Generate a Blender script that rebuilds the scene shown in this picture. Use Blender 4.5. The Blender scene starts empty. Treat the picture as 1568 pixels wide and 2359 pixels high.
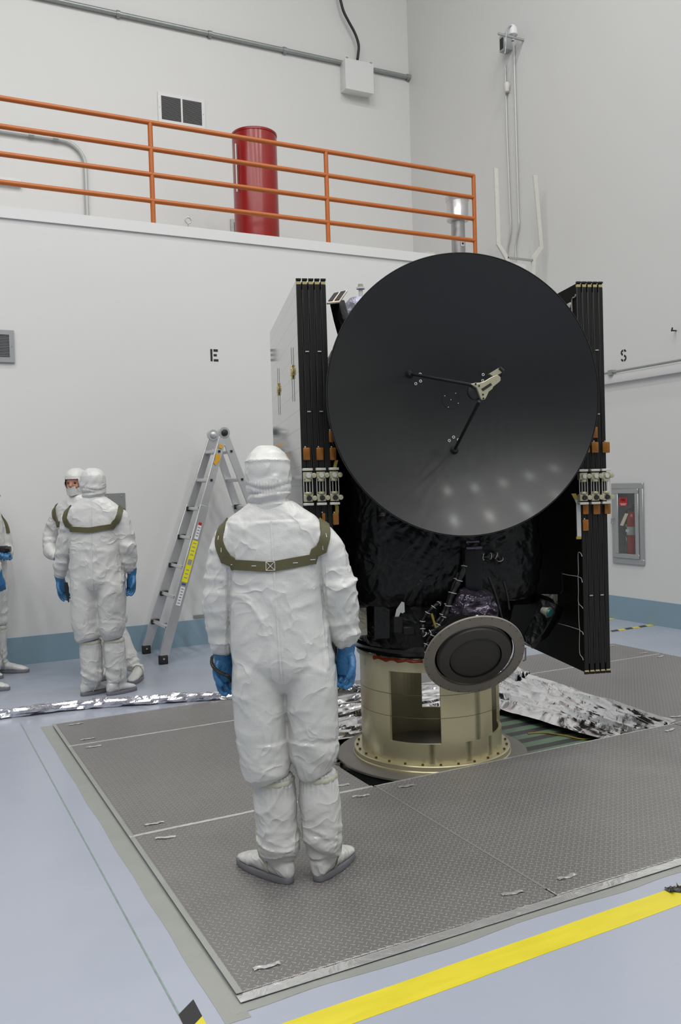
import bpy, bmesh, math, random
from mathutils import Vector, Matrix, noise
from mathutils.bvhtree import BVHTree
random.seed(7)
V = Vector
PI = math.pi
S = bpy.context.scene
COL = S.collection

# ------------------------------------------------------------------ camera model (measured from the room's own lines)
CR = Matrix(((0.8909439301455726, 0.039813483671282214, -0.4523646757370843),
             (-0.4531374939235514, 0.01267419825840619, -0.8913505350305176),
             (-0.02975441038643474, 0.9991267443204905, 0.02933298222295963)))
CP = V((0, 0, 1.642))
FPX = 2000.0

def ray(px, py):
    return CR @ V(((px - 784) / FPX, -(py - 1179.5) / FPX, -1.0))

def on(px, py, axis, val):
    """the point of the plane axis = val that was sighted at a place of the survey photo"""
    d = ray(px, py)
    return CP + d * ((val - CP[axis]) / d[axis])

# ------------------------------------------------------------------ objects
def link(o, parent=None):
    COL.objects.link(o)
    if parent is not None:
        o.parent = parent
    return o

def tag(o, label=None, cat=None, group=None, kind=None):
    if label: o['label'] = label
    if cat: o['category'] = cat
    if group: o['group'] = group
    if kind: o['kind'] = kind
    return o

def thing(name, label, cat, loc=(0, 0, 0), rotz=0.0, group=None, kind=None):
    o = bpy.data.objects.new(name, None)
    o.empty_display_size = 0.1
    o.location = loc
    o.rotation_euler = (0, 0, rotz)
    link(o)
    return tag(o, label, cat, group, kind)

def copy_tree(o, parent=None):
    c = o.copy()
    COL.objects.link(c)
    c.parent = parent
    for ch in list(o.children):
        copy_tree(ch, c)
    return c

class MB:
    def __init__(s):
        s.bm = bmesh.new()
    def faces(s, vs, fs):
        v = [s.bm.verts.new(p) for p in vs]
        for f in fs:
            try: s.bm.faces.new([v[i] for i in f])
            except ValueError: pass
        return s
    def box(s, a, b, m=None):
        (x0, y0, z0), (x1, y1, z1) = a, b
        vs = [V((x, y, z)) for x in (x0, x1) for y in (y0, y1) for z in (z0, z1)]
        if m is not None: vs = [m @ v for v in vs]
        return s.faces(vs, [(0, 1, 3, 2), (4, 6, 7, 5), (0, 4, 5, 1), (2, 3, 7, 6), (0, 2, 6, 4), (1, 5, 7, 3)])
    def cbox(s, c, size, m=None):
        h = V(size) / 2; c = V(c)
        if m is not None:
            m = Matrix.Translation(c) @ m
            return s.box(-h, h, m)
        return s.box(c - h, c + h)
    def tube(s, pts, r, seg=12, closed=False, caps=True, rs=None, sq=None):
        pts = [V(p) for p in pts]
        n = len(pts)
        rings = []
        up = None
        for i, p in enumerate(pts):
            if closed:
                t = pts[(i + 1) % n] - pts[i - 1]
            else:
                t = pts[min(i + 1, n - 1)] - pts[max(i - 1, 0)]
            t.normalize()
            if up is None:
                up = V((0, 0, 1)) if abs(t.z) < 0.9 else V((0, 1, 0))
                up = (up - t * up.dot(t)).normalized()
            else:
                up = (up - t * up.dot(t))
                if up.length < 1e-6: up = t.orthogonal()
                up.normalize()
            sd = t.cross(up)
            rr = rs[i] if rs else r
            if not isinstance(rr, (tuple, list)): rr = (rr, rr)
            rings.append([s.bm.verts.new(p + sd * (math.cos(2 * PI * k / seg) * rr[0]) + up * (math.sin(2 * PI * k / seg) * rr[1])) for k in range(seg)])
        m = n if closed else n - 1
        for i in range(m):
            a, b = rings[i], rings[(i + 1) % n]
            for k in range(seg):
                s.bm.faces.new((a[k], a[(k + 1) % seg], b[(k + 1) % seg], b[k]))
        if caps and not closed:
            s.bm.faces.new(rings[0][::-1]); s.bm.faces.new(rings[-1])
        return s
    def cyl(s, a, b, r, seg=20, r2=None):
        return s.tube([a, b], r, seg, rs=[r, r if r2 is None else r2])
    def lathe(s, prof, m=None, seg=48, close=False):
        """prof: (r, z) pairs, about local z"""
        m = m or Matrix.Identity(4)
        rings = []
        for r, z in prof:
            if r < 1e-6: rings.append([s.bm.verts.new(m @ V((0, 0, z)))])
            else: rings.append([s.bm.verts.new(m @ V((r * math.cos(2 * PI * k / seg), r * math.sin(2 * PI * k / seg), z))) for k in range(seg)])
        n = len(rings)
        for i in range(n if close else n - 1):
            a, b = rings[i], rings[(i + 1) % n]
            for k in range(seg):
                k2 = (k + 1) % seg
                if len(a) == 1 and len(b) == 1: continue
                if len(a) == 1: s.bm.faces.new((a[0], b[k2], b[k]))
                elif len(b) == 1: s.bm.faces.new((a[k], a[k2], b[0]))
                else: s.bm.faces.new((a[k], a[k2], b[k2], b[k]))
        return s
    def prism(s, outline, m, t):
        """outline in local xy, thickness t along local z"""
        a = [s.bm.verts.new(m @ V((x, y, 0))) for x, y in outline]
        b = [s.bm.verts.new(m @ V((x, y, t))) for x, y in outline]
        n = len(a)
        s.bm.faces.new(a[::-1]); s.bm.faces.new(b)
        for i in range(n):
            s.bm.faces.new((a[i], a[(i + 1) % n], b[(i + 1) % n], b[i]))
        return s
    def loft(s, secs, seg=28, p=2.0):
        """secs: (centre, rx, ry) rings in horizontal planes"""
        rings = []
        for c, rx, ry in secs:
            ring = []
            for k in range(seg):
                a = 2 * PI * k / seg
                ca, sa = math.cos(a), math.sin(a)
                x = math.copysign(abs(ca) ** (2 / p), ca) * rx
                y = math.copysign(abs(sa) ** (2 / p), sa) * ry
                ring.append(s.bm.verts.new((c[0] + x, c[1] + y, c[2])))
            rings.append(ring)
        for a, b in zip(rings, rings[1:]):
            for k in range(seg):
                s.bm.faces.new((a[k], a[(k + 1) % seg], b[(k + 1) % seg], b[k]))
        s.bm.faces.new(rings[0][::-1]); s.bm.faces.new(rings[-1])
        return s
    def grid(s, nu, nv, fn):
        g = [[s.bm.verts.new(fn(i / nu, j / nv)) for j in range(nv + 1)] for i in range(nu + 1)]
        for i in range(nu):
            for j in range(nv):
                s.bm.faces.new((g[i][j], g[i + 1][j], g[i + 1][j + 1], g[i][j + 1]))
        return s
    def bevel(s, w, seg=2, ang=0.6):
        bmesh.ops.recalc_face_normals(s.bm, faces=s.bm.faces[:])
        es = [e for e in s.bm.edges if len(e.link_faces) == 2 and e.calc_face_angle(0) > ang]
        bmesh.ops.bevel(s.bm, geom=es, offset=w, segments=seg, affect='EDGES', profile=0.5, clamp_overlap=True)
        return s
    def mesh(s, name, mats, smooth=True, recalc=True):
        me = bpy.data.meshes.new(name)
        if recalc: bmesh.ops.recalc_face_normals(s.bm, faces=s.bm.faces[:])
        s.bm.to_mesh(me); s.bm.free()
        for m in (mats if isinstance(mats, (list, tuple)) else [mats]): me.materials.append(m)
        if smooth:
            me.shade_smooth()
            me.set_sharp_from_angle(angle=math.radians(38))
        return me
    def build(s, name, mats, parent=None, smooth=True, kind=None, recalc=True):
        o = bpy.data.objects.new(name, s.mesh(name, mats, smooth, recalc))
        link(o, parent)
        if kind: o['kind'] = kind
        return o

def remesh(mb, name, vox, smooth_it=3):
    """fuse the overlapping closed shapes of mb into one continuous skin; returns a bmesh"""
    me = bpy.data.meshes.new('tmp'); mb.bm.to_mesh(me); mb.bm.free()
    o = bpy.data.objects.new('tmp', me); COL.objects.link(o)
    md = o.modifiers.new('r', 'REMESH'); md.mode = 'VOXEL'; md.voxel_size = vox; md.adaptivity = 0
    dg = bpy.context.evaluated_depsgraph_get(); dg.update()
    m2 = bpy.data.meshes.new_from_object(o.evaluated_get(dg))
    bpy.data.objects.remove(o); bpy.data.meshes.remove(me)
    bm = bmesh.new(); bm.from_mesh(m2); bpy.data.meshes.remove(m2)
    for _ in range(smooth_it):
        bmesh.ops.smooth_vert(bm, verts=bm.verts[:], factor=0.5, use_axis_x=True, use_axis_y=True, use_axis_z=True)
    bm.normal_update()
    return bm

# ------------------------------------------------------------------ materials
def newmat(name):
    m = bpy.data.materials.new(name); m.use_nodes = True
    nt = m.node_tree
    b = nt.nodes['Principled BSDF']
    return m, nt, b

def L(nt, a, b): nt.links.new(a, b)

def N(nt, t, **kw):
    n = nt.nodes.new(t)
    for k, v in kw.items():
        if k == 'inp':
            for kk, vv in v.items(): n.inputs[kk].default_value = vv
        else: setattr(n, k, v)
    return n

def mat(name, col, rough=0.5, metal=0.0, var=0.0, vscale=3.0, bump=0.0, bscale=30.0, bdist=0.004, spec=None, aniso=None, stretch=(1, 1, 1), coat=0, sheen=0, detail=4, rvar=0.0):
    m, nt, b = newmat(name)
    b.inputs['Base Color'].default_value = (*col, 1)
    b.inputs['Roughness'].default_value = rough
    b.inputs['Metallic'].default_value = metal
    if spec is not None: b.inputs['Specular IOR Level'].default_value = spec
    if coat: b.inputs['Coat Weight'].default_value = coat; b.inputs['Coat Roughness'].default_value = 0.1
    if sheen: b.inputs['Sheen Weight'].default_value = sheen
    tc = N(nt, 'ShaderNodeTexCoord')
    mp = N(nt, 'ShaderNodeMapping'); mp.inputs['Scale'].default_value = stretch
    L(nt, tc.outputs['Object'], mp.inputs['Vector'])
    if var or rvar:
        nz = N(nt, 'ShaderNodeTexNoise'); nz.inputs['Scale'].default_value = vscale; nz.inputs['Detail'].default_value = 5
        L(nt, mp.outputs[0], nz.inputs['Vector'])
        if var:
            mx = N(nt, 'ShaderNodeMix', data_type='RGBA')
            mx.inputs[6].default_value = (*[max(0, c * (1 - var)) for c in col], 1)
            mx.inputs[7].default_value = (*[min(1, c * (1 + var)) for c in col], 1)
            L(nt, nz.outputs['Fac'], mx.inputs[0]); L(nt, mx.outputs[2], b.inputs['Base Color'])
        if rvar:
            mr = N(nt, 'ShaderNodeMapRange', inp={1: 0.3, 2: 0.7, 3: rough - rvar, 4: rough + rvar})
            L(nt, nz.outputs['Fac'], mr.inputs[0]); L(nt, mr.outputs[0], b.inputs['Roughness'])
    if bump:
        n2 = N(nt, 'ShaderNodeTexNoise'); n2.inputs['Scale'].default_value = bscale; n2.inputs['Detail'].default_value = detail
        L(nt, mp.outputs[0], n2.inputs['Vector'])
        bp = N(nt, 'ShaderNodeBump'); bp.inputs['Strength'].default_value = bump; bp.inputs['Distance'].default_value = bdist
        L(nt, n2.outputs['Fac'], bp.inputs['Height']); L(nt, bp.outputs[0], b.inputs['Normal'])
    return m

def crinkle(name, col, rough, metal, s1=7, s2=28, strength=0.7, dist=0.012, spec=0.5, var=0.25):
    """crumpled film: sharp ridged creases in the bump"""
    m, nt, b = newmat(name)
    b.inputs['Roughness'].default_value = rough; b.inputs['Metallic'].default_value = metal
    b.inputs['Specular IOR Level'].default_value = spec
    tc = N(nt, 'ShaderNodeTexCoord')
    w = N(nt, 'ShaderNodeTexNoise', inp={'Scale': 4.0, 'Detail': 3.0})
    L(nt, tc.outputs['Object'], w.inputs['Vector'])
    ad = N(nt, 'ShaderNodeMix', data_type='RGBA', blend_type='LINEAR_LIGHT'); ad.inputs[0].default_value = 0.18
    L(nt, tc.outputs['Object'], ad.inputs[6]); L(nt, w.outputs['Color'], ad.inputs[7])
    v1 = N(nt, 'ShaderNodeTexVoronoi', feature='F1', distance='EUCLIDEAN', inp={'Scale': s1})
    v2 = N(nt, 'ShaderNodeTexVoronoi', feature='F1', inp={'Scale': s2})
    L(nt, ad.outputs[2], v1.inputs['Vector']); L(nt, ad.outputs[2], v2.inputs['Vector'])
    ma = N(nt, 'ShaderNodeMath', operation='MULTIPLY_ADD'); ma.inputs[1].default_value = 0.35
    L(nt, v2.outputs['Distance'], ma.inputs[0]); L(nt, v1.outputs['Distance'], ma.inputs[2])
    bp = N(nt, 'ShaderNodeBump', inp={'Strength': strength, 'Distance': dist})
    L(nt, ma.outputs[0], bp.inputs['Height']); L(nt, bp.outputs[0], b.inputs['Normal'])
    mx = N(nt, 'ShaderNodeMix', data_type='RGBA')
    mx.inputs[6].default_value = (*[c * (1 - var) for c in col], 1); mx.inputs[7].default_value = (*[min(1, c * (1 + var)) for c in col], 1)
    L(nt, w.outputs['Fac'], mx.inputs[0]); L(nt, mx.outputs[2], b.inputs['Base Color'])
    return m

M = {}
M['wall'] = mat('wall_paint', (0.66, 0.66, 0.645), 0.42, bump=0.12, bscale=3, bdist=0.01, var=0.02, vscale=0.6)
M['wall_white'] = mat('white_enamel', (0.69, 0.69, 0.68), 0.35, bump=0.05, bscale=20)
M['cove'] = mat('cove_paint', (0.225, 0.33, 0.395), 0.3, var=0.08, vscale=1.5)
M['orange'] = mat('orange_enamel', (0.46, 0.122, 0.018), 0.35, var=0.12, vscale=8)
M['red'] = mat('red_enamel', (0.25, 0.006, 0.0045), 0.25, var=0.15, vscale=4)
M['red_label'] = mat('red_print', (0.42, 0.015, 0.015), 0.4)
M['galv'] = mat('galvanised', (0.33, 0.36, 0.35), 0.4, 0.7, var=0.15, vscale=15)
M['conduit'] = mat('conduit_paint', (0.50, 0.51, 0.50), 0.35, 0.2)
M['wall_back'] = mat('far_wall_paint', (0.30, 0.31, 0.32), 0.6)
M['ceiling'] = mat('ceiling_paint', (0.5, 0.5, 0.5), 0.7)
M['wire_dark'] = mat('wire_dark', (0.06, 0.06, 0.055), 0.4)
M['alu'] = mat('aluminium', (0.62, 0.62, 0.63), 0.34, 0.75, var=0.06, vscale=12, bump=0.05, bscale=60)
M['steel'] = mat('steel_grey', (0.40, 0.41, 0.41), 0.35, 0.6, var=0.05)
M['grille'] = mat('grille_grey', (0.36, 0.37, 0.37), 0.4, 0.4)
M['black'] = mat('black_matt', (0.012, 0.012, 0.013), 0.5)
M['blackgloss'] = mat('black_gloss', (0.010, 0.010, 0.011), 0.18)
M['rubber'] = mat('rubber', (0.015, 0.015, 0.015), 0.7)
M['white'] = mat('white_plastic', (0.68, 0.69, 0.70), 0.4)
M['cream'] = mat('chipped_cream', (0.60, 0.59, 0.54), 0.5, var=0.1, vscale=20)
M['paper'] = mat('paper_tag', (0.65, 0.55, 0.45), 0.7)
M['green'] = mat('green_film', (0.18, 0.45, 0.06), 0.4)
M['yellow'] = mat('yellow_tape', (0.62, 0.53, 0.035), 0.38, var=0.12, vscale=4, stretch=(1, 6, 1), rvar=0.08)
M['yellowlabel'] = mat('yellow_label', (0.70, 0.65, 0.02), 0.4)
M['orangetape'] = mat('orange_tape', (0.62, 0.32, 0.02), 0.4)
M['kapton'] = mat('kapton', (0.30, 0.115, 0.018), 0.22, 0.35, var=0.2, vscale=20)
M['stencil'] = mat('stencil_paint', (0.018, 0.013, 0.011), 0.6)
M['blueglove'] = mat('nitrile', (0.028, 0.135, 0.30), 0.38, bump=0.5, bscale=60, bdist=0.003, var=0.1, vscale=20)
M['skin'] = mat('skin', (0.40, 0.19, 0.12), 0.5, var=0.1, vscale=30)
M['eye'] = mat('eye_dark', (0.02, 0.012, 0.01), 0.2)
M['olive'] = mat('olive_webbing', (0.085, 0.078, 0.033), 0.55, bump=0.4, bscale=400, bdist=0.001, var=0.1, vscale=30)
M['thread'] = mat('white_thread', (0.7, 0.7, 0.66), 0.6)
M['sole'] = mat('grey_sole', (0.17, 0.17, 0.19), 0.55)
M['knit'] = mat('grey_knit', (0.42, 0.40, 0.41), 0.8, bump=0.4, bscale=200, bdist=0.001)
M['elastic'] = mat('cream_elastic', (0.52, 0.52, 0.42), 0.55, bump=0.3, bscale=80)
M['panel_edge'] = mat('panel_edge', (0.010, 0.010, 0.009), 0.42, spec=.3)
M['panel_dark'] = mat('panel_dark_face', (0.006, 0.0055, 0.004), 0.6, spec=.08)
M['gold'] = mat('gold_edge', (0.72, 0.60, 0.30), 0.25, 0.8)
M['hinge'] = mat('hinge_alodine', (0.50, 0.47, 0.33), 0.35, 0.5, var=0.15, vscale=60)
M['plate_white'] = mat('hinge_plate', (0.62, 0.62, 0.55), 0.35, 0.3)
M['chromate'] = mat('chromate_adapter', (0.66, 0.60, 0.385), 0.32, 0.55, var=0.10, vscale=1.6, stretch=(1, 1, .5))
M['chromate_dark'] = mat('chromate_inner', (0.16, 0.15, 0.10), 0.35, 0.6, var=0.2, vscale=4)
M['disc'] = mat('turntable_plate', (0.30, 0.28, 0.25), 0.45, 0.6, var=0.1, vscale=5)
M['bolt'] = mat('brass_bolt', (0.17, 0.12, 0.045), 0.35, 0.8)
M['dish'] = None
M['mli'] = crinkle('black_blanket', (0.007, 0.0075, 0.008), 0.33, 0.0, s1=5, s2=20, strength=0.9, dist=0.02, spec=0.33)
M['mli_purple'] = crinkle('purple_film', (0.10, 0.085, 0.115), 0.22, 0.7, s1=14, s2=50, strength=0.8, dist=0.008)
M['foil'] = crinkle('silver_film', (0.74, 0.74, 0.75), 0.17, 1.0, s1=6, s2=26, strength=0.28, dist=0.010, var=0.06)
M['foilblue'] = crinkle('silver_rope_film', (0.70, 0.70, 0.76), 0.16, 1.0, s1=18, s2=60, strength=0.5, dist=0.006, var=0.08)
M['foilpatch'] = crinkle('aged_film', (0.48, 0.46, 0.38), 0.35, 0.7, s1=30, s2=90, strength=0.6, dist=0.005, var=0.25)
M['ringgrey'] = mat('thruster_ring', (0.27, 0.245, 0.21), 0.55, 0.0, var=0.06, vscale=10)
M['grid'] = mat('thruster_grid', (0.045, 0.043, 0.042), 0.5, 0.3, bump=0.4, bscale=300, bdist=0.001)
M['gridrim'] = mat('thruster_rim', (0.058, 0.055, 0.052), 0.45, 0.3)
M['bracket'] = mat('bracket_black', (0.009, 0.009, 0.010), 0.42, spec=.3)
M['lilac'] = crinkle('lilac_film', (0.26, 0.26, 0.33), 0.3, 0.5, s1=20, s2=60, strength=0.5, dist=0.006)
M['redwrap'] = mat('red_wrap', (0.25, 0.03, 0.01), 0.25, var=0.3, vscale=30, bump=0.5, bscale=50)
M['yellowcable'] = mat('yellow_cable', (0.35, 0.25, 0.04), 0.4)
M['cable'] = mat('cable_black', (0.012, 0.012, 0.013), 0.35, bump=0.3, bscale=60)
M['tie'] = mat('white_tie', (0.6, 0.6, 0.56), 0.5)
M['teal'] = mat('teal_cap', (0.03, 0.16, 0.14), 0.3, 0.3)
M['cleartape'] = mat('clear_tape', (0.33, 0.34, 0.315), 0.28, 0.25, var=0.08, vscale=10, bump=0.3, bscale=25, bdist=0.003)
M['shinytape'] = crinkle('shiny_tape', (0.82, 0.82, 0.81), 0.28, 0.75, s1=30, s2=90, strength=0.5, dist=0.004, var=0.08)
M['blacktape'] = mat('black_tape', (0.02, 0.02, 0.022), 0.4)
M['seam'] = mat('floor_joint', (0.20, 0.26, 0.24), 0.5, var=0.35, vscale=25)
M['printgrey'] = mat('print_grey', (0.25, 0.26, 0.28), 0.5)
M['printblue'] = mat('print_blue', (0.05, 0.05, 0.20), 0.5)
M['glass'] = None

def coverall_mat():
    m, nt, b = newmat('white_coverall')
    b.inputs['Base Color'].default_value = (0.60, 0.60, 0.575, 1)
    b.inputs['Roughness'].default_value = 0.36
    b.inputs['Specular IOR Level'].default_value = 0.55
    tc = N(nt, 'ShaderNodeTexCoord')
    # carbon thread grid, 5 mm
    sx = N(nt, 'ShaderNodeSeparateXYZ'); L(nt, tc.outputs['Object'], sx.inputs[0])
    def lines(out, sc):
        a = N(nt, 'ShaderNodeMath', operation='MULTIPLY'); a.inputs[1].default_value = sc; L(nt, out, a.inputs[0])
        f = N(nt, 'ShaderNodeMath', operation='FRACT'); L(nt, a.outputs[0], f.inputs[0])
        g = N(nt, 'ShaderNodeMath', operation='LESS_THAN'); g.inputs[1].default_value = 0.16; L(nt, f.outputs[0], g.inputs[0])
        return g.outputs[0]
    a = N(nt, 'ShaderNodeMath', operation='MAXIMUM'); L(nt, lines(sx.outputs[0], 150), a.inputs[0]); L(nt, lines(sx.outputs[2], 150), a.inputs[1])
    mx = N(nt, 'ShaderNodeMix', data_type='RGBA')
    mx.inputs[6].default_value = (0.62, 0.62, 0.60, 1); mx.inputs[7].default_value = (0.55, 0.55, 0.53, 1)
    L(nt, a.outputs[0], mx.inputs[0]); L(nt, mx.outputs[2], b.inputs['Base Color'])
    # fine creases
    w = N(nt, 'ShaderNodeTexNoise', inp={'Scale': 6.0, 'Detail': 2.0, 'Distortion': 0.6}); L(nt, tc.outputs['Object'], w.inputs['Vector'])
    r1 = N(nt, 'ShaderNodeMath', operation='SUBTRACT'); r1.inputs[1].default_value = 0.5; L(nt, w.outputs['Fac'], r1.inputs[0])
    r2 = N(nt, 'ShaderNodeMath', operation='ABSOLUTE'); L(nt, r1.outputs[0], r2.inputs[0])
    r3 = N(nt, 'ShaderNodeMath', operation='MULTIPLY_ADD'); r3.inputs[1].default_value = -3.0; r3.inputs[2].default_value = 1.0; L(nt, r2.outputs[0], r3.inputs[0])
    r3.use_clamp = True
    r4 = N(nt, 'ShaderNodeMath', operation='POWER'); r4.inputs[1].default_value = 4.0; L(nt, r3.outputs[0], r4.inputs[0]); r3 = r4
    w2 = N(nt, 'ShaderNodeTexNoise', inp={'Scale': 34.0, 'Detail': 4.0, 'Distortion': 0.8}); L(nt, tc.outputs['Object'], w2.inputs['Vector'])
    ad = N(nt, 'ShaderNodeMath', operation='MULTIPLY_ADD'); ad.inputs[1].default_value = 0.35; L(nt, w2.outputs['Fac'], ad.inputs[0]); L(nt, r3.outputs[0], ad.inputs[2])
    bp = N(nt, 'ShaderNodeBump', inp={'Strength': 0.62, 'Distance': 0.008}); L(nt, ad.outputs[0], bp.inputs['Height']); L(nt, bp.outputs[0], b.inputs['Normal'])
    return m
M['suit'] = coverall_mat()

def floor_mat():
    m, nt, b = newmat('epoxy_floor')
    b.inputs['Roughness'].default_value = 0.16
    b.inputs['Specular IOR Level'].default_value = 0.5
    tc = N(nt, 'ShaderNodeTexCoord')
    nz = N(nt, 'ShaderNodeTexNoise', inp={'Scale': 0.8, 'Detail': 5.0}); L(nt, tc.outputs['Object'], nz.inputs['Vector'])
    mx = N(nt, 'ShaderNodeMix', data_type='RGBA'); mx.inputs[6].default_value = (0.315, 0.345, 0.415, 1); mx.inputs[7].default_value = (0.365, 0.385, 0.445, 1)
    L(nt, nz.outputs['Fac'], mx.inputs[0])
    # scuffs
    n2 = N(nt, 'ShaderNodeTexNoise', inp={'Scale': 6.0, 'Detail': 8.0, 'Roughness': 0.75, 'Distortion': 1.5}); L(nt, tc.outputs['Object'], n2.inputs['Vector'])
    mr = N(nt, 'ShaderNodeMapRange', inp={1: 0.66, 2: 0.74, 3: 0.0, 4: 0.35}); L(nt, n2.outputs['Fac'], mr.inputs[0])
    m2 = N(nt, 'ShaderNodeMix', data_type='RGBA'); L(nt, mr.outputs[0], m2.inputs[0]); L(nt, mx.outputs[2], m2.inputs[6]); m2.inputs[7].default_value = (0.25, 0.25, 0.24, 1)
    L(nt, m2.outputs[2], b.inputs['Base Color'])
    rr = N(nt, 'ShaderNodeMapRange', inp={1: 0.3, 2: 0.7, 3: 0.14, 4: 0.30}); L(nt, nz.outputs['Fac'], rr.inputs[0]); L(nt, rr.outputs[0], b.inputs['Roughness'])
    bp = N(nt, 'ShaderNodeBump', inp={'Strength': 0.08, 'Distance': 0.01}); L(nt, n2.outputs['Fac'], bp.inputs['Height']); L(nt, bp.outputs[0], b.inputs['Normal'])
    return m
M['floor'] = floor_mat()

def tread_mat():
    """chequer plate: raised lozenges at +-45 degrees"""
    m, nt, b = newmat('tread_plate_metal')
    tc = N(nt, 'ShaderNodeTexCoord')
    mp = N(nt, 'ShaderNodeMapping'); mp.inputs['Rotation'].default_value = (0, 0, PI / 4); mp.inputs['Scale'].default_value = (43, 43, 43)
    L(nt, tc.outputs['Object'], mp.inputs['Vector'])
    sp = N(nt, 'ShaderNodeSeparateXYZ'); L(nt, mp.outputs[0], sp.inputs[0])
    def m1(op, a, b_=None, c=None):
        n = N(nt, 'ShaderNodeMath', operation=op)
        for i, x in enumerate((a, b_, c)):
            if x is None: continue
            if isinstance(x, (int, float)): n.inputs[i].default_value = x
            else: L(nt, x, n.inputs[i])
        return n.outputs[0]
    fi, fj = m1('FLOOR', sp.outputs[0]), m1('FLOOR', sp.outputs[1])
    par = m1('PINGPONG', m1('ADD', fi, fj), 1.0)
    fs, ft = m1('SUBTRACT', m1('FRACT', sp.outputs[0]), 0.5), m1('SUBTRACT', m1('FRACT', sp.outputs[1]), 0.5)
    def ell(u, v): return m1('ADD', m1('POWER', m1('DIVIDE', m1('ABSOLUTE', u), 0.52), 2.0), m1('POWER', m1('DIVIDE', m1('ABSOLUTE', v), 0.155), 2.0))
    d = m1('ADD', m1('MULTIPLY', ell(fs, ft), par), m1('MULTIPLY', ell(ft, fs), m1('SUBTRACT', 1.0, par)))
    h = N(nt, 'ShaderNodeMapRange', interpolation_type='SMOOTHSTEP', inp={1: 1.15, 2: 0.35, 3: 0.0, 4: 1.0}); L(nt, d, h.inputs[0])
    nz = N(nt, 'ShaderNodeTexNoise', inp={'Scale': 1.6, 'Detail': 6.0}); L(nt, tc.outputs['Object'], nz.inputs['Vector'])
    mx = N(nt, 'ShaderNodeMix', data_type='RGBA'); mx.inputs[6].default_value = (0.215, 0.207, 0.20, 1); mx.inputs[7].default_value = (0.285, 0.272, 0.262, 1)
    L(nt, nz.outputs['Fac'], mx.inputs[0])
    m2 = N(nt, 'ShaderNodeMix', data_type='RGBA'); m2.inputs[7].default_value = (0.46, 0.45, 0.44, 1)
    L(nt, mx.outputs[2], m2.inputs[6]); L(nt, m1('MULTIPLY', h.outputs[0], 0.55), m2.inputs[0]); L(nt, m2.outputs[2], b.inputs['Base Color'])
    b.inputs['Metallic'].default_value = 0.55; b.inputs['Roughness'].default_value = 0.42
    bp = N(nt, 'ShaderNodeBump', inp={'Strength': 0.9, 'Distance': 0.003}); L(nt, h.outputs[0], bp.inputs['Height']); L(nt, bp.outputs[0], b.inputs['Normal'])
    return m
M['tread'] = tread_mat()

def stripes_mat():
    m, nt, b = newmat('green_black_deck')
    tc = N(nt, 'ShaderNodeTexCoord'); sp = N(nt, 'ShaderNodeSeparateXYZ'); L(nt, tc.outputs['Object'], sp.inputs[0])
    a = N(nt, 'ShaderNodeMath', operation='MULTIPLY_ADD'); a.inputs[1].default_value = 1 / 0.165; a.inputs[2].default_value = 0.12; L(nt, sp.outputs[1], a.inputs[0])
    f = N(nt, 'ShaderNodeMath', operation='FRACT'); L(nt, a.outputs[0], f.inputs[0])
    g = N(nt, 'ShaderNodeMath', operation='LESS_THAN'); g.inputs[1].default_value = 0.47; L(nt, f.outputs[0], g.inputs[0])
    nz = N(nt, 'ShaderNodeTexNoise', inp={'Scale': 12.0, 'Detail': 6.0}); L(nt, tc.outputs['Object'], nz.inputs['Vector'])
    gr = N(nt, 'ShaderNodeMix', data_type='RGBA'); gr.inputs[6].default_value = (0.10, 0.17, 0.105, 1); gr.inputs[7].default_value = (0.17, 0.26, 0.17, 1); L(nt, nz.outputs['Fac'], gr.inputs[0])
    mx = N(nt, 'ShaderNodeMix', data_type='RGBA'); L(nt, g.outputs[0], mx.inputs[0]); L(nt, gr.outputs[2], mx.inputs[6]); mx.inputs[7].default_value = (0.035, 0.035, 0.037, 1)
    L(nt, mx.outputs[2], b.inputs['Base Color']); b.inputs['Roughness'].default_value = 0.45
    return m
M['deck'] = stripes_mat()

def dish_mat():
    m, nt, b = newmat('antenna_black_paint')
    b.inputs['Base Color'].default_value = (0.0075, 0.008, 0.0085, 1)
    b.inputs['Roughness'].default_value = 0.36
    b.inputs['Specular IOR Level'].default_value = 0.5
    b.inputs['Coat Weight'].default_value = 0.10; b.inputs['Coat Roughness'].default_value = 0.13
    tc = N(nt, 'ShaderNodeTexCoord'); nz = N(nt, 'ShaderNodeTexNoise', inp={'Scale': 3.0, 'Detail': 5.0}); L(nt, tc.outputs['Object'], nz.inputs['Vector'])
    return m
M['dish'] = dish_mat()

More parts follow.
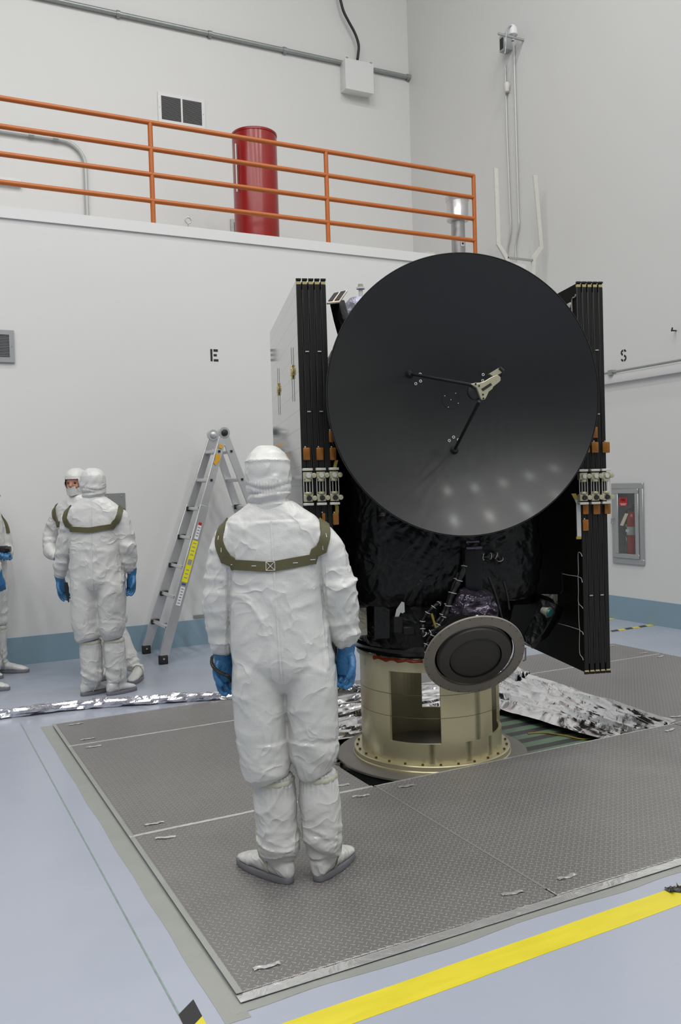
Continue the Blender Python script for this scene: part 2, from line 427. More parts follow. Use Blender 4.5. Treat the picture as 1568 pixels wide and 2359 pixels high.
def mirror_face_mat():
    """outer cover sheet of the stowed wing: silvery, with thin row joints"""
    m, nt, b = newmat('silver_cell_face')
    tc = N(nt, 'ShaderNodeTexCoord'); sp = N(nt, 'ShaderNodeSeparateXYZ'); L(nt, tc.outputs['Object'], sp.inputs[0])
    a = N(nt, 'ShaderNodeMath', operation='MULTIPLY'); a.inputs[1].default_value = 1 / 0.105; L(nt, sp.outputs[2], a.inputs[0])
    f = N(nt, 'ShaderNodeMath', operation='FRACT'); L(nt, a.outputs[0], f.inputs[0])
    g = N(nt, 'ShaderNodeMath', operation='LESS_THAN'); g.inputs[1].default_value = 0.045; L(nt, f.outputs[0], g.inputs[0])
    nz = N(nt, 'ShaderNodeTexNoise', inp={'Scale': 3.5, 'Detail': 7.0, 'Roughness': 0.7}); L(nt, tc.outputs['Object'], nz.inputs['Vector'])
    c0 = N(nt, 'ShaderNodeMix', data_type='RGBA'); c0.inputs[6].default_value = (0.42, 0.42, 0.415, 1); c0.inputs[7].default_value = (0.54, 0.54, 0.53, 1); L(nt, nz.outputs['Fac'], c0.inputs[0])
    mx = N(nt, 'ShaderNodeMix', data_type='RGBA'); L(nt, g.outputs[0], mx.inputs[0]); L(nt, c0.outputs[2], mx.inputs[6]); mx.inputs[7].default_value = (0.22, 0.22, 0.21, 1)
    L(nt, mx.outputs[2], b.inputs['Base Color']); b.inputs['Metallic'].default_value = 0.9; b.inputs['Roughness'].default_value = 0.07
    return m
M['mirror'] = mirror_face_mat()

def glass_mat():
    m, nt, b = newmat('cabinet_glass')
    tr = N(nt, 'ShaderNodeBsdfTransparent'); tr.inputs[0].default_value = (.93, .95, .94, 1)
    gl = N(nt, 'ShaderNodeBsdfGlossy', inp={'Roughness': 0.04})
    mx = N(nt, 'ShaderNodeMixShader'); mx.inputs[0].default_value = .07
    L(nt, tr.outputs[0], mx.inputs[1]); L(nt, gl.outputs[0], mx.inputs[2]); L(nt, mx.outputs[0], nt.nodes['Material Output'].inputs[0])
    return m
M['glass'] = glass_mat()
# ------------------------------------------------------------------ room
YE, YU, XS, ZT, ZC = 8.92, 11.80, 7.42, 4.42, 12.6      # lower east wall, upper east wall, south wall, platform top, ceiling
XW, YN = -9.0, -8.0
EPS = 0.0005

def struct(name, mb, m, smooth=False):
    return mb.build(name, m, kind='structure', smooth=smooth)

struct('floor', MB().box((XW, YN, -0.3), (0.915, YE + .2, 0)).box((0.915, YN, -0.3), (6.24, 2.635, 0)).box((0.915, 6.42, -0.3), (6.24, YE + .2, 0))
       .box((6.24, YN, -0.3), (XS + .2, YE + .2, 0)), M['floor'])
struct('ceiling', MB().box((XW - .2, YN - .2, ZC), (XS + .2, YU + .2, ZC + .2)), M['ceiling'])
struct('wall_east', MB().box((XW, YE, 0), (XS, YE + .2, ZT - 0.11)), M['wall'])
struct('wall_upper_east', MB().box((XW, YU, ZT), (XS, YU + .2, ZC)), M['wall'])
_a = on(1410, 1114, 0, XS); CW = _a.y - on(1484, 1200, 0, XS).y; CH = on(1447, 1113, 0, XS).z - on(1447, 1299, 0, XS).z; CZ = on(1447, 1299, 0, XS).z; CY0 = _a.y
_f = CW * .10
struct('wall_south', MB().box((XS, YN, 0), (XS + .2, CY0 - CW + _f, ZC)).box((XS, CY0 - _f, 0), (XS + .2, YU + .2, ZC))
       .box((XS, CY0 - CW + _f, 0), (XS + .2, CY0 - _f, CZ + _f)).box((XS, CY0 - CW + _f, CZ + CH - _f), (XS + .2, CY0 - _f, ZC)), M['wall'])
struct('wall_north', MB().box((XW - .2, YN, 0), (XW, YU + .2, ZC)), M['wall_back'])
struct('wall_west', MB().box((XW, YN - .2, 0), (XS, YN, ZC)), M['wall_back'])
struct('trim_1', MB().box((XW, YE - .02, ZT - 0.11), (6.62, YU, ZT)).box((6.62, YE - .02, ZT - 0.11), (XS, YU, ZT)), M['wall_white'])   # platform slab with its fascia
struct('baseboard_east', MB().box((XW, YE - .012, 0), (XS - .012, YE, 0.272)), M['cove'])
struct('baseboard_south', MB().box((XS - .012, YN, 0), (XS, YE, 0.272)), M['cove'])

# fascia screw heads
sc0 = None
for px, py in ((35, 492), (190, 509), (334, 523), (469, 534), (598, 548), (718, 557), (831, 570), (942, 583)):
    p = on(px, py, 1, YE - .02)
    if sc0 is None:
        sc0 = MB().lathe([(0, -.008), (.010, -.006), (.018, 0)], Matrix.Translation(p) @ Matrix.Rotation(-PI / 2, 4, 'X') @ Matrix.Scale(-1, 4, (0, 0, 1)), 12).build('fascia_screw', M['wall_white'])
        c = sc0; base = p.copy()
    else:
        c = sc0.copy(); COL.objects.link(c); c.location = p - base
    c['kind'] = 'structure'

# floor joint left of the plates
MB().box((0.715, -3, 0), (0.722, 6.6, 0.0012)).build('trim_2', M['seam'], kind='structure')

# ------------------------------------------------------------------ pit and plates
PX0, PX1, PY0, PY1 = 0.915, 6.24, 2.635, 6.42
OX0, OX1, OY0, OY1 = 2.225, 4.50, 4.10, 5.85
PZ = 0.012
struct('floor_pit', MB().box((PX0, PY0, -.30), (PX1, PY1, -.17)), M['deck'])
struct('trim_3', MB().box((OX0 - .05, PY0, -.17), (OX0, PY1, -.005)).box((OX1, PY0, -.17), (OX1 + .05, PY1, -.005)).box((OX0, OY0 - .05, -.17), (OX1, OY0, -.005)).box((OX0, OY1, -.17), (OX1, OY1 + .05, -.005)), M['bracket'])
plates = [  # x0, x1, y0, y1, label
    (PX0, 2.24, PY0, OY0, 'grey tread plate under the white coveralled figure, nearest left corner of the deck'),
    (2.24, 4.50, PY0, OY0, 'large grey tread plate in front of the gold cylinder, bordered by the yellow floor line'),
    (4.50, PX1, PY0, OY0, 'grey tread plate at the right edge beyond the rust mark, in front of the foil'),
    (PX0, OX0, OY0, 5.79, 'grey tread plate left of the open pit, second row back'),
    (OX1, PX1, OY0, 5.79, 'grey tread plate right of the silver foil sheet'),
    (PX0, 3.60, 5.79, PY1, 'narrow grey tread plate along the back left by the twisted foil rope'),
    (3.60, PX1, 5.79, PY1, 'narrow grey tread plate at the back right under the stowed right wing'),
]
for i, (x0, x1, y0, y1, lab) in enumerate(plates):
    t = thing('tread_plate', lab, 'floor plate', (x0, y0, 0), 0, 'tread plates covering the pit')
    g = .004
    w, d = x1 - x0, y1 - y0
    MB().box((g, g, -.012), (w - g, d - g, PZ)).bevel(.003, 1).build('plate_sheet', M['tread'], t)
    # taped lifting slots near the corners
    for (sx, sy) in ((.14, .10), (w - .14, .10), (.14, d - .10), (w - .14, d - .10)):
        if (i, sy > .2) in ((9, 9),): continue
        a = random.uniform(-.3, .3)
        pm = Matrix.Translation((sx, sy, PZ + .0005)) @ Matrix.Rotation(a, 4, 'Z')
        mb = MB()
        mb.grid(8, 2, lambda u, v: pm @ V(((u - .5) * .095, (v - .5) * .022 + .004 * math.sin(u * 9), .0015 + .0035 * random.random())))
        mb.build('slot_tape', M['shinytape'], t, smooth=False)
# seam tapes over the joints and the border
def tape(name, p0, p1, w, m, label, cat='tape', z=PZ, group=None, thick=.0012, wob=.0, kind=None, rough=.0):
    p0, p1 = V((*p0, 0)), V((*p1, 0))
    Lg = (p1 - p0).length
    d = (p1 - p0).normalized(); s = V((-d.y, d.x, 0))
    n = max(2, int(Lg / .02))
    mb = MB()
    def top(u, v):
        q = p0 + d * (u * Lg) + s * ((v - .5) * w + wob * (noise.noise(V((u * Lg * 3, v, 1.7))))) + V((0, 0, z + thick + rough * abs(noise.noise(V((u * Lg * 25, v * 3, 4.1))))))
        return q - p0
    mb.grid(n, 4, top)
    geom = bmesh.ops.extrude_face_region(mb.bm, geom=mb.bm.faces[:])
    for v_ in [g for g in geom['geom'] if isinstance(g, bmesh.types.BMVert)]: v_.co.z = z + .0003 if thick > 0 else v_.co.z
    o = mb.build(name, m)
    o.location = (p0.x, p0.y, 0)
    return tag(o, label, cat, group, kind)
tape('seam_tape', (PX0, 5.79), (3.2, 5.79), .022, M['shinytape'], 'bright crinkled tape line over the far plate joint, left of the pit', rough=.003, group='shiny tape over plate joints')
tape('seam_tape', (PX0 - .005, OY0), (OX0, OY0), .022, M['shinytape'], 'bright crinkled tape line over the plate joint beside the knees of the nearest figure', rough=.003, group='shiny tape over plate joints')
tape('seam_tape', (4.55, 5.79), (PX1 - .05, 5.79), .018, M['shinytape'], 'thin bright tape line behind the right wing on the far plates', rough=.002, group='shiny tape over plate joints')
tape('seam_tape', (4.60, OY0), (5.6, OY0), .016, M['shinytape'], 'thin bright tape line at the right edge beyond the foil end', rough=.002, group='shiny tape over plate joints')
tape('seam_tape', (2.24, 2.70), (2.24, OY0 - .02), .012, M['steel'], 'dull scuffed tape line running forward from the pit corner', rough=.002, group='shiny tape over plate joints')
tape('edge_tape', (PX0 - .008, PY0 - .02), (PX1, PY0 - .02), .045, M['shinytape'], 'long silver tape along the front edge of the tread plates', rough=.006, z=.006)
tape('edge_tape', (PX0 - .05, PY0 - .06), (PX1, PY0 - .06), .05, M['cleartape'], 'dull clear tape skirt on the floor before the plates\' front edge', z=0.0, wob=.02, rough=.002)
tape('edge_tape', (PX0 - .045, PY0 - .12), (PX0 - .045, PY1 + .01), .085, M['cleartape'], 'wide cloudy clear tape along the left side of the tread plates', z=0.0, wob=.006)
tape('edge_tape', (PX0 + .004, PY0), (PX0 + .004, PY1), .022, M['cleartape'], 'narrow cloudy tape lapping the left plate edges', z=PZ, rough=.002)
tape('edge_tape', (PX0, PY1 + .003), (PX1, PY1 + .003), .014, M['shinytape'], 'thin sparkling tape along the far edge of the tread plates', z=.006, rough=.004)
tape('edge_tape', (PX1 + .003, PY0), (PX1 + .003, PY1), .016, M['shinytape'], 'thin sparkling tape along the right side of the tread plates', z=.006, rough=.004)
tape('edge_tape', (OX0 + .01, OY0 - .004), (OX1, OY0 - .004), .010, M['shinytape'], 'thin glinting plate lip in front of the pit', rough=.003)
# floor lines
YL = V((0.30, 2.385)); YR = V((6.5, 2.50))
_y0, _y1 = on(1000, 2263, 2, 0), on(1568, 2061, 2, 0); _d = (_y1 - _y0).normalized(); _a, _b = _y0 - _d * .75, _y1 + _d * 4
tape('floor_line', (_a.x, _a.y), (_b.x, _b.y), .112, M['yellow'], 'wide yellow floor tape line crossing the lower right', cat='floor tape', z=0, wob=.002)
# hazard tape at lower left: yellow with black diagonal bars
def hazard(name, p0, p1, w, per, label, z=0.0015, group=None, tilt=.6):
    p0, p1 = V((*p0, 0)), V((*p1, 0)); d = (p1 - p0).normalized(); s = V((-d.y, d.x, 0)); Lg = (p1 - p0).length
    t = thing(name, label, 'floor tape', p0, 0, group)
    MB().faces([s * (-w / 2) + V((0, 0, z)), d * Lg + s * (-w / 2) + V((0, 0, z)), d * Lg + s * (w / 2) + V((0, 0, z)), s * (w / 2) + V((0, 0, z))], [(0, 1, 2, 3)]).build('tape_strip', M['yellow'], t)
    k = 0
    x = .0
    mb = MB()
    while x < Lg - .02:
        a0, a1 = x, min(x + per / 2, Lg); sh = w * tilt
        q = [d * a0 - s * (w / 2), d * a1 - s * (w / 2), d * min(a1 + sh, Lg) + s * (w / 2), d * min(a0 + sh, Lg) + s * (w / 2)]
        mb.faces([v_ + V((0, 0, z + .0008)) for v_ in q], [(0, 1, 2, 3)])
        x += per
    mb.build('black_bars', M['blacktape'], t)
    return t
hazard('hazard_tape', tuple(on(434, 2332, 2, 0).xy), tuple(on(556, 2574, 2, 0).xy), .064, .20, 'yellow and black striped tape end at the bottom left corner of the floor', tilt=-.9)
hazard('hazard_tape', tuple(on(1404, 1455, 2, 0).xy), tuple(on(1506, 1439, 2, 0).xy), .07, .22, 'yellow and black striped tape running to the blue cove right of the right wing', group='hazard tape on the far floor')
hazard('hazard_tape', tuple(on(1385, 1430, 2, 0).xy), tuple(on(1412, 1425, 2, 0).xy), .07, .22, 'short stub of yellow and black tape at the corner by the right wing edge', group='hazard tape on the far floor')
# worn scrap at the far end of the yellow line
pm = on(1556, 2052, 2, 0)
mb = MB(); mb.grid(10, 6, lambda u, v: V(((u - .5) * .075, (v - .5) * .045 + .012 * math.sin(u * 7), .003 + .012 * random.random())))
o = mb.build('crumpled_tape', M['blacktape'], smooth=False); o.location = pm
tag(o, 'crumpled dark scrap of tape on the yellow line at the right edge', 'tape scrap')

# ------------------------------------------------------------------ orange guard rail on the platform edge
t = thing('guard_rail', 'orange painted pipe guard rail along the platform edge', 'railing', (6.55, YE + .06, ZT))
PR = .026
posts = [6.55 - 2.03 * k for k in range(0, 6)]
posts[0] = 6.56
px_ = [6.56, 4.505, 2.475, 0.45, -1.58, -3.61, -5.64]
px_ = [x - 6.55 for x in px_]
for x in px_:
    MB().cyl((x, 0, 0), (x, 0, 1.055), PR, 16).build('rail_post', M['orange'], t)
for z in (1.055, .785, .52, .25):
    MB().cyl((px_[-1], 0, z), (px_[0], 0, z), PR, 16).build('rail_bar', M['orange'], t)
MB().lathe([(0, -.026), (.018, -.018), (.026, 0), (.018, .018), (0, .026)], Matrix.Translation((px_[0], 0, 1.055)), 16).build('corner_elbow', M['orange'], t)

# ------------------------------------------------------------------ red column on the platform
RCY = 10.3
a, b = on(540, 420, 1, RCY), on(636, 420, 1, RCY)
rc = (a + b) / 2; rr = (b - a).length / 2 * .985
ztop = on(586, 313, 1, RCY).z
t = thing('red_drum_column', 'tall glossy red cylinder standing on the platform behind the orange rail', 'cylinder', (rc.x, RCY, ZT))
h = ztop - ZT
MB().lathe([(rr, 0), (rr, h), (rr * .985, h + .012), (0, h + .012)], None, 48).build('column_shell', M['red'], t)
MB().lathe([(rr + .006, h - .02), (rr + .006, h + .004), (rr, h + .006), (rr, h - .022)], None, 48, close=True).build('rim_band', M['red'], t)
MB().tube([(-rr - .01, -.10, .9), (-rr - .01, -.10, h - .18)], .012, 8).build('side_hinge_strip', M['steel'], t)

# vent pot on the platform
VY = 9.35
a, b = on(1031, 470, 1, VY), on(1075, 470, 1, VY); vc = (a + b) / 2; vr = (b - a).length / 2
zt = on(1052, 455, 1, VY).z; zm = on(1052, 511, 1, VY).z
p0 = on(1043, 550, 1, VY); p1 = on(1069, 550, 1, VY); pr = (p1 - p0).length / 2
t = thing('vent_pot', 'galvanised vent pot on a grey pipe behind the right end of the orange rail', 'vent', (vc.x, VY, ZT))
MB().lathe([(pr, 0), (pr, zm - ZT), (pr * .9, zm - ZT), (pr * .9, 0)], None, 28, close=True).build('stand_pipe', M['steel'], t)
MB().lathe([(pr, zm - ZT), (vr * .93, zm - ZT + .01), (vr * .96, zm - ZT + .03), (vr * .9, zm - ZT + .05), (vr * .93, zt - ZT - .06), (vr, zt - ZT - .05), (vr * 1.04, zt - ZT), (vr * .97, zt - ZT), (vr * .86, zt - ZT - .08), (0, zt - ZT - .08)], None, 36).build('pot_shell', M['alu'], t)
hp = on(1053, 565, 1, VY)
MB().cbox((0.0, -pr - .002, hp.z - ZT), (.055, .006, .065)).build('white_tag', M['white'], t)
MB().lathe([(0, 0), (.012, 0), (.012, .01), (0, .01)], Matrix.Translation((0, -pr - .004, hp.z - ZT)) @ Matrix.Rotation(PI / 2, 4, 'X'), 14).build('tag_hole', M['black'], t)

# eye bolt on the platform edge, cloth scrap
e = on(433, 508, 1, YE + .08)
t = thing('eye_bolt', 'small steel eye bolt standing on the platform edge left of the red cylinder', 'eye bolt', (e.x, YE + .08, ZT))
MB().tube([(.032 * math.cos(a_), 0, e.z - ZT + .032 * math.sin(a_)) for a_ in [2 * PI * k / 20 for k in range(20)]], .006, 8, closed=True).build('eye_ring', M['steel'], t)
MB().cyl((0, 0, 0), (0, 0, e.z - ZT - .032), .007, 8).build('shank', M['steel'], t)
e = on(978, 573, 1, YE + .15)
mb = MB(); mb.grid(14, 8, lambda u, v: V(((u - .5) * .32, (v - .5) * .2, .012 + .055 * max(0, 1 - abs(u - .5) * 2) * (.6 + .6 * noise.noise(V((u * 5, v * 5, 0)))))))
geom = bmesh.ops.extrude_face_region(mb.bm, geom=mb.bm.faces[:])
for v_ in [g for g in geom['geom'] if isinstance(g, bmesh.types.BMVert)]: v_.co.z = .001
o = mb.build('folded_rag', M['elastic'], smooth=False); o.location = (e.x, YE + .15, ZT)
tag(o, 'crumpled cream rag lying on the platform edge above the black dish', 'rag')

# ------------------------------------------------------------------ louvres
def louvre(name, p0, p1, y, label, n=22, split=False, group=None, rotz=0):
    """p0 top-left, p1 bottom-right pixel on plane y"""
    a, b = on(*p0, 1, y), on(*p1, 1, y)
    w, h = b.x - a.x, a.z - b.z
    t = thing(name, label, 'vent', (a.x, y, b.z), 0, group)
    f = .045
    m = MB(); y0, y1 = -.022, 0
    m.box((0, y0, 0), (w, y1, f)).box((0, y0, h - f), (w, y1, h)).box((0, y0, f), (f, y1, h - f)).box((w - f, y0, f), (w, y1, h - f))
    m.build('vent_frame', M['wall_white'] if split else M['steel'], t)
    if split:
        MB().box((w / 2 - .012, y0, f), (w / 2 + .012, y1, h - f)).build('centre_bar', M['wall_white'], t)
    MB().box((f, -.004, f), (w - f, -.001, h - f)).build('dark_backing', M['black'], t)
    m = MB(); st = (h - 2 * f) / n
    for i in range(n):
        z = f + st * (i + .5)
        m.cbox((w / 2, -.012, z), (w - 2 * f, .014, st * .34), Matrix.Rotation(.55, 4, 'X'))
    m.build('louvre_slats', M['grille'], t)
    for sx in (f / 2, w - f / 2):
        MB().cyl((sx, y0 - .003, h / 2), (sx, y0, h / 2), .008, 10).build('screw', M['galv'], t)
    return t
louvre('wall_vent', (362, 212), (472, 300), YU - EPS, 'two panel white framed wall vent above the orange rail', 24, True)
louvre('wall_vent', (-66, 757), (34, 836), YE - EPS, 'grey wall louvre cut by the left edge of the picture', 15)
louvre('wall_vent', (530, 505), (560, 545), YU - EPS, 'small wall vent half hidden by the red cylinder', 8)

# ------------------------------------------------------------------ conduits on the upper wall
def P(px, py, ax, v): return on(px, py, ax, v)
CY = YU - .035
pts = [P(x, y, 1, CY) for x, y in ((-120, -53), (153, 2), (372, 52), (600, 105), (798, 147), (943, 182))]
zc = sum(p.z for p in pts[1:]) / (len(pts) - 1)
t = thing('wall_conduit', 'long galvanised conduit running across the high wall to the corner', 'conduit', (0, CY, zc))
x_a, x_b = pts[0].x, pts[-1].x
xb0, xb1 = P(797, 180, 1, CY).x, P(862, 180, 1, CY).x
MB().cyl((x_a - 2, 0, 0), (xb0, 0, 0), .032, 16).build('conduit_tube', M['galv'], t)
MB().cyl((xb1, 0, 0), (x_b, 0, 0), .032, 16).build('conduit_tube', M['galv'], t)
for px, py in ((272, 32), (483, 82), (655, 119), (940, 181)):
    x = P(px, py, 1, CY).x
    MB().cyl((x - .025, 0, 0), (x + .025, 0, 0), .043, 16).box((x - .02, 0, -.05), (x + .02, .034, .05)).build('coupling', M['galv'], t)
# junction box
a, b = P(795, 140, 1, YU - .18), P(860, 216, 1, YU - .18)
t = thing('junction_box', 'white steel junction box on the conduit below the black cable', 'electrical box', (a.x, YU - .18, b.z))
w, h = b.x - a.x, P(828, 148, 1, YU - .18).z - P(828, 216, 1, YU - .18).z
MB().box((0, 0, 0), (w, .18, h)).bevel(.006, 2).build('box_body', M['wall_white'], t)
MB().box((-.008, -.008, -.006), (w + .008, 0, h + .008)).bevel(.003, 1).build('box_cover', M['wall_white'], t)
for x in (.03, w - .03): MB().cbox((x, .0, h + .012), (.03, .02, .02)).build('cover_clip', M['galv'], t)
# hanging cable
pts = [P(x, y, 1, YU - .10) for x, y in ((762, -60), (778, -25), (784, 0), (791, 26), (803, 50), (815, 72), (823, 92), (826, 110), (823, 137))]
def smooth_path(pts, k=5):
    out = []
    n = len(pts)
    for i in range(n - 1):
        p0, p1, p2, p3 = pts[max(i - 1, 0)], pts[i], pts[i + 1], pts[min(i + 2, n - 1)]
        for j in range(k):
            t_ = j / k
            out.append(0.5 * ((2 * p1) + (p2 - p0) * t_ + (2 * p0 - 5 * p1 + 4 * p2 - p3) * t_ ** 2 + (3 * p1 - p0 - 3 * p2 + p3) * t_ ** 3))
    out.append(pts[-1])
    return out
o = pts[-1].copy()
m = MB().tube([p - o for p in smooth_path(pts)], .020, 12).build('hanging_cable', M['black']); m.location = o
tag(m, 'black cable hanging down the high wall into the white box', 'cable')
# small conduit with a bend at upper left
cy = YU - .045
pts = [P(x, y, 1, cy) for x, y in ((-60, 288), (0, 300), (60, 310), (120, 318), (170, 326))]
zz = P(170, 326, 1, cy).z; xv = P(199, 440, 1, cy).x
path = [V((xv - 2.2, cy, zz)), V((xv - .32, cy, zz))] + [V((xv - .30 + .30 * math.sin(k / 8 * PI / 2), cy, zz - .30 + .30 * math.cos(k / 8 * PI / 2))) for k in range(1, 9)] + [V((xv, cy, ZT + .001))]
o = V((xv, cy, ZT))
t = thing('bent_conduit', 'thin conduit bending down to the platform at the upper left', 'conduit', o)
MB().tube([p - o for p in path], .024, 12).build('conduit_tube', M['conduit'], t)
for px, py in ((72, 311), (128, 319)):
    x = P(px, py, 1, cy).x - xv
    MB().cyl((x - .03, 0, zz - ZT), (x + .03, 0, zz - ZT), .033, 12).build('coupling', M['galv'], t)
e = P(10, 428, 1, YU)
o = MB().box((-1.2, -.06, 0), (.2, 0, .10)).bevel(.005, 1).build('wall_raceway', M['wall_white']); o.location = (e.x, YU - EPS, e.z)
tag(o, 'white surface raceway end on the upper wall at the left edge', 'raceway')

# ------------------------------------------------------------------ stencilled letters and lower wall fittings
def letterE():
    a, b = P(484, 804, 1, YE - .001), P(503, 833, 1, YE - .001)
    w, h = b.x - a.x, a.z - b.z
    m = MB()
    for (x0, x1, z0, z1) in ((0, .26, 0, 1), (.40, .97, .80, 1), (.40, .82, .42, .60), (.40, 1, 0, .19)):
        m.box((x0 * w, -.0015, z0 * h), (x1 * w, 0, z1 * h))
    o = m.build('stencil_letter', M['stencil'], smooth=False); o.location = (a.x, YE - EPS, b.z)
    tag(o, 'black stencilled letter E on the white wall above the ladder', 'letter', 'compass letters on the walls')
letterE()
def letterS():
    a, b = P(1429, 806, 0, XS), P(1443, 832, 0, XS)
    w, h = a.y - b.y, a.z - b.z
    t = MB()
    def arc(c, r, a0, a1, th=.22, n=10):
        outl = []
        for k in range(n + 1):
            q = math.radians(a0 + (a1 - a0) * k / n); outl.append((c[0] + r[0] * math.cos(q), c[1] + r[1] * math.sin(q)))
        for k in range(n, -1, -1):
            q = math.radians(a0 + (a1 - a0) * k / n); outl.append((c[0] + (r[0] - th) * math.cos(q), c[1] + (r[1] - th * .75) * math.sin(q)))
        vs = [V((x * w, -.0015, y * h)) for x, y in outl] + [V((x * w, 0, y * h)) for x, y in outl]
        nn = len(outl); fs = []
        for i in range(n):
            j = nn - 1 - i
            fs.append((i, i + 1, j - 1, j)); fs.append((nn + i, nn + j, nn + j - 1, nn + i + 1))
        for i in range(nn): fs.append((i, (i + 1) % nn, nn + (i + 1) % nn, nn + i))
        t.faces(vs, fs)
    arc((.5, .74), (.48, .26), 12, 78)
    arc((.5, .74), (.48, .26), 100, 250)
    arc((.5, .28), (.48, .28), 80, -80)
    arc((.5, .28), (.48, .28), 190, 258)
    o = t.build('stencil_letter', M['stencil'], smooth=False); o.location = (XS - EPS, a.y, b.z); o.rotation_euler = (0, 0, -PI / 2)
    tag(o, 'black stencilled letter S on the right hand wall', 'letter', 'compass letters on the walls')
letterS()
a, b = P(236, 1137, 1, YE), P(290, 1196, 1, YE)
t = thing('blank_cover_plate', 'dark grey square cover plate on the wall behind the coveralled pair', 'cover plate', (a.x, YE - EPS, b.z))
MB().box((0, -.008, 0), (b.x - a.x, 0, a.z - b.z)).bevel(.002, 1).build('plate_sheet', M['steel'], t)
for x in (.04, b.x - a.x - .04):
    for z in (.03, a.z - b.z - .03): MB().cyl((x, -.012, z), (x, -.008, z), .008, 10).build('screw', M['alu'], t)
a, b = P(445, 1419, 1, YE), P(476, 1424, 1, YE)
o = MB().box((0, -.012, 0), (b.x - a.x + .1, 0, .03)).build('outlet_strip', M['galv']); o.location = (a.x, YE - EPS, .29)
tag(o, 'narrow grey strip on the wall just above the blue cove near the ladder', 'wall strip')

# ------------------------------------------------------------------ south wall fittings (local x runs towards the camera, y into the wall)
def swall(name, label, cat, px, py, off=0.0):
    p = P(px, py, 0, XS - off)
    return thing(name, label, cat, (XS - off, p.y, p.z), -PI / 2), p
# light channel and thin conduit
t, p = swall('wall_channel', 'pale channel with a thin dark conduit along the right hand wall', 'wall channel', 1396, 873, EPS)
h0 = P(1396, 862.5, 0, XS).z - p.z; h1 = P(1396, 886.5, 0, XS).z - p.z
MB().box((-1.9, -.045, h1), (6, 0, h0 - .02)).bevel(.006, 2).build('channel_body', M['wall_white'], t)
MB().cyl((-1.9, -.05, h0 + .004), (6, -.05, h0 + .004), .013, 10).build('conduit_tube', M['galv'], t)
MB().box((.10, -.075, h0 - .03), (.16, 0, h0 + .03)).build('strap_clip', M['galv'], t)
# wall hook
t, p = swall('wall_hook', 'small dark hook on the right hand wall near the picture edge', 'hook', 1557, 762, EPS)
MB().tube([(0, 0, 0), (0, -.06, 0), (.02, -.09, -.01), (.04, -.10, .02)], .008, 8).build('hook_rod', M['black'], t)
# two thin conduits, bar and beacon on the high south wall
XC = XS - .02
zt1, zt2 = P(1160, 130, 0, XC), P(1184, 90, 0, XC)
def vline(cols, off, name, label, r, m):
    pts = [P(x, y, 0, XS - off) for x, y in cols]
    o = pts[-1].copy()
    ob = MB().tube([q - o for q in smooth_path(pts, 3)], r, 10).build(name, m); ob.location = o
    return tag(ob, label, 'conduit', 'twin thin conduits on the right hand wall')
vline([(1163, 150), (1167, 300), (1172, 430), (1174, 480), (1176, 525), (1173, 550), (1168, 575), (1167, 600)], .02, 'riser_conduit', 'left of the twin thin white conduits rising on the right hand wall', .012, M['conduit'])
vline([(1183, 105), (1188, 290), (1192, 430), (1194, 500), (1195, 520), (1190, 545), (1187, 570), (1188, 598)], .02, 'riser_conduit', 'right of the twin thin white conduits rising on the right hand wall', .012, M['conduit'])
a = P(1205, 92, 0, XS - .004); b = P(1147, 78, 1, a.y); zb2 = (a.z + b.z) / 2
t = thing('beacon_bracket', 'grey bar with a small white beacon high on the right hand wall', 'beacon', (XS - .004, a.y, zb2))
w = b.x - a.x
MB().box((w, -.012, -.012), (0, .012, .012)).build('cross_bar', M['steel'], t)
q = P(1180, 76, 1, a.y + .02) - V((XS - .004, a.y, zb2))
MB().lathe([(0, .10), (.03, .095), (.06, .05), (.065, 0), (.065, -.03), (.03, -.05), (.02, -.10)], Matrix.Translation((q.x, .02, q.z)), 20).build('beacon_head', M['white'], t)
loop = [P(x, y, 1, a.y - .01) - V((XS - .004, a.y, zb2)) for x, y in ((1184, 70), (1180, 62), (1175, 60), (1168, 68), (1165, 82), (1164, 110), (1162, 124))]
MB().tube(smooth_path(loop, 4), .008, 8).build('loop_wire', M['galv'], t)
a = P(1149, 85, 0, XS - .12); b = P(1163, 112, 0, XS - .12)
t = thing('socket_box', 'small open grey socket box beside the beacon on the right hand wall', 'electrical box', (XS - .12, a.y, b.z), -PI / 2)
w, h = a.y - b.y, a.z - b.z
MB().box((0, 0, 0), (w, .12, h)).bevel(.005, 1).build('box_body', M['steel'], t)
MB().box((w * .15, -.004, h * .12), (w * .7, 0, h * .8)).build('socket_face', M['black'], t)
MB().lathe([(0, -.10), (.03, -.09), (.045, 0), (.03, .03), (0, .03)], Matrix.Translation((w * .3, .08, -.42)), 14).build('conduit_body', M['cream'], t)

# fixed ladder stringers above the platform corner
YL_ = YE - .34
lx0, lx1 = P(1147, 480, 1, YL_), P(1236, 480, 1, YL_)
t = thing('fixed_ladder', 'chipped cream ladder stringers rising past the platform corner', 'ladder', (lx0.x, YL_, 0))
def stringer(cols, name='stringer'):
    pts = [P(x, y, 1, YL_) - V((lx0.x, YL_, 0)) for x, y in cols]
    pts = [V((p.x, 0, p.z)) for p in pts]
    pts.append(V((pts[-1].x, 0, .0)))
    m = MB()
    w = .028; rings = []
    for i, p in enumerate(pts):
        d = (pts[min(i + 1, len(pts) - 1)] - pts[max(i - 1, 0)]).normalized()
        s = V((-d.z, 0, d.x)); 
        rings.append([m.bm.verts.new(p + s * (w * a_) + V((0, b_ * .012, 0))) for a_, b_ in ((-1, -1), (1, -1), (1, 1), (-1, 1))])
    for a_, b_ in zip(rings, rings[1:]):
        for k in range(4): m.bm.faces.new((a_[k], a_[(k + 1) % 4], b_[(k + 1) % 4], b_[k]))
    m.bm.faces.new(rings[0]); m.bm.faces.new(rings[-1][::-1])
    m.build(name, M['cream'], t, smooth=False)
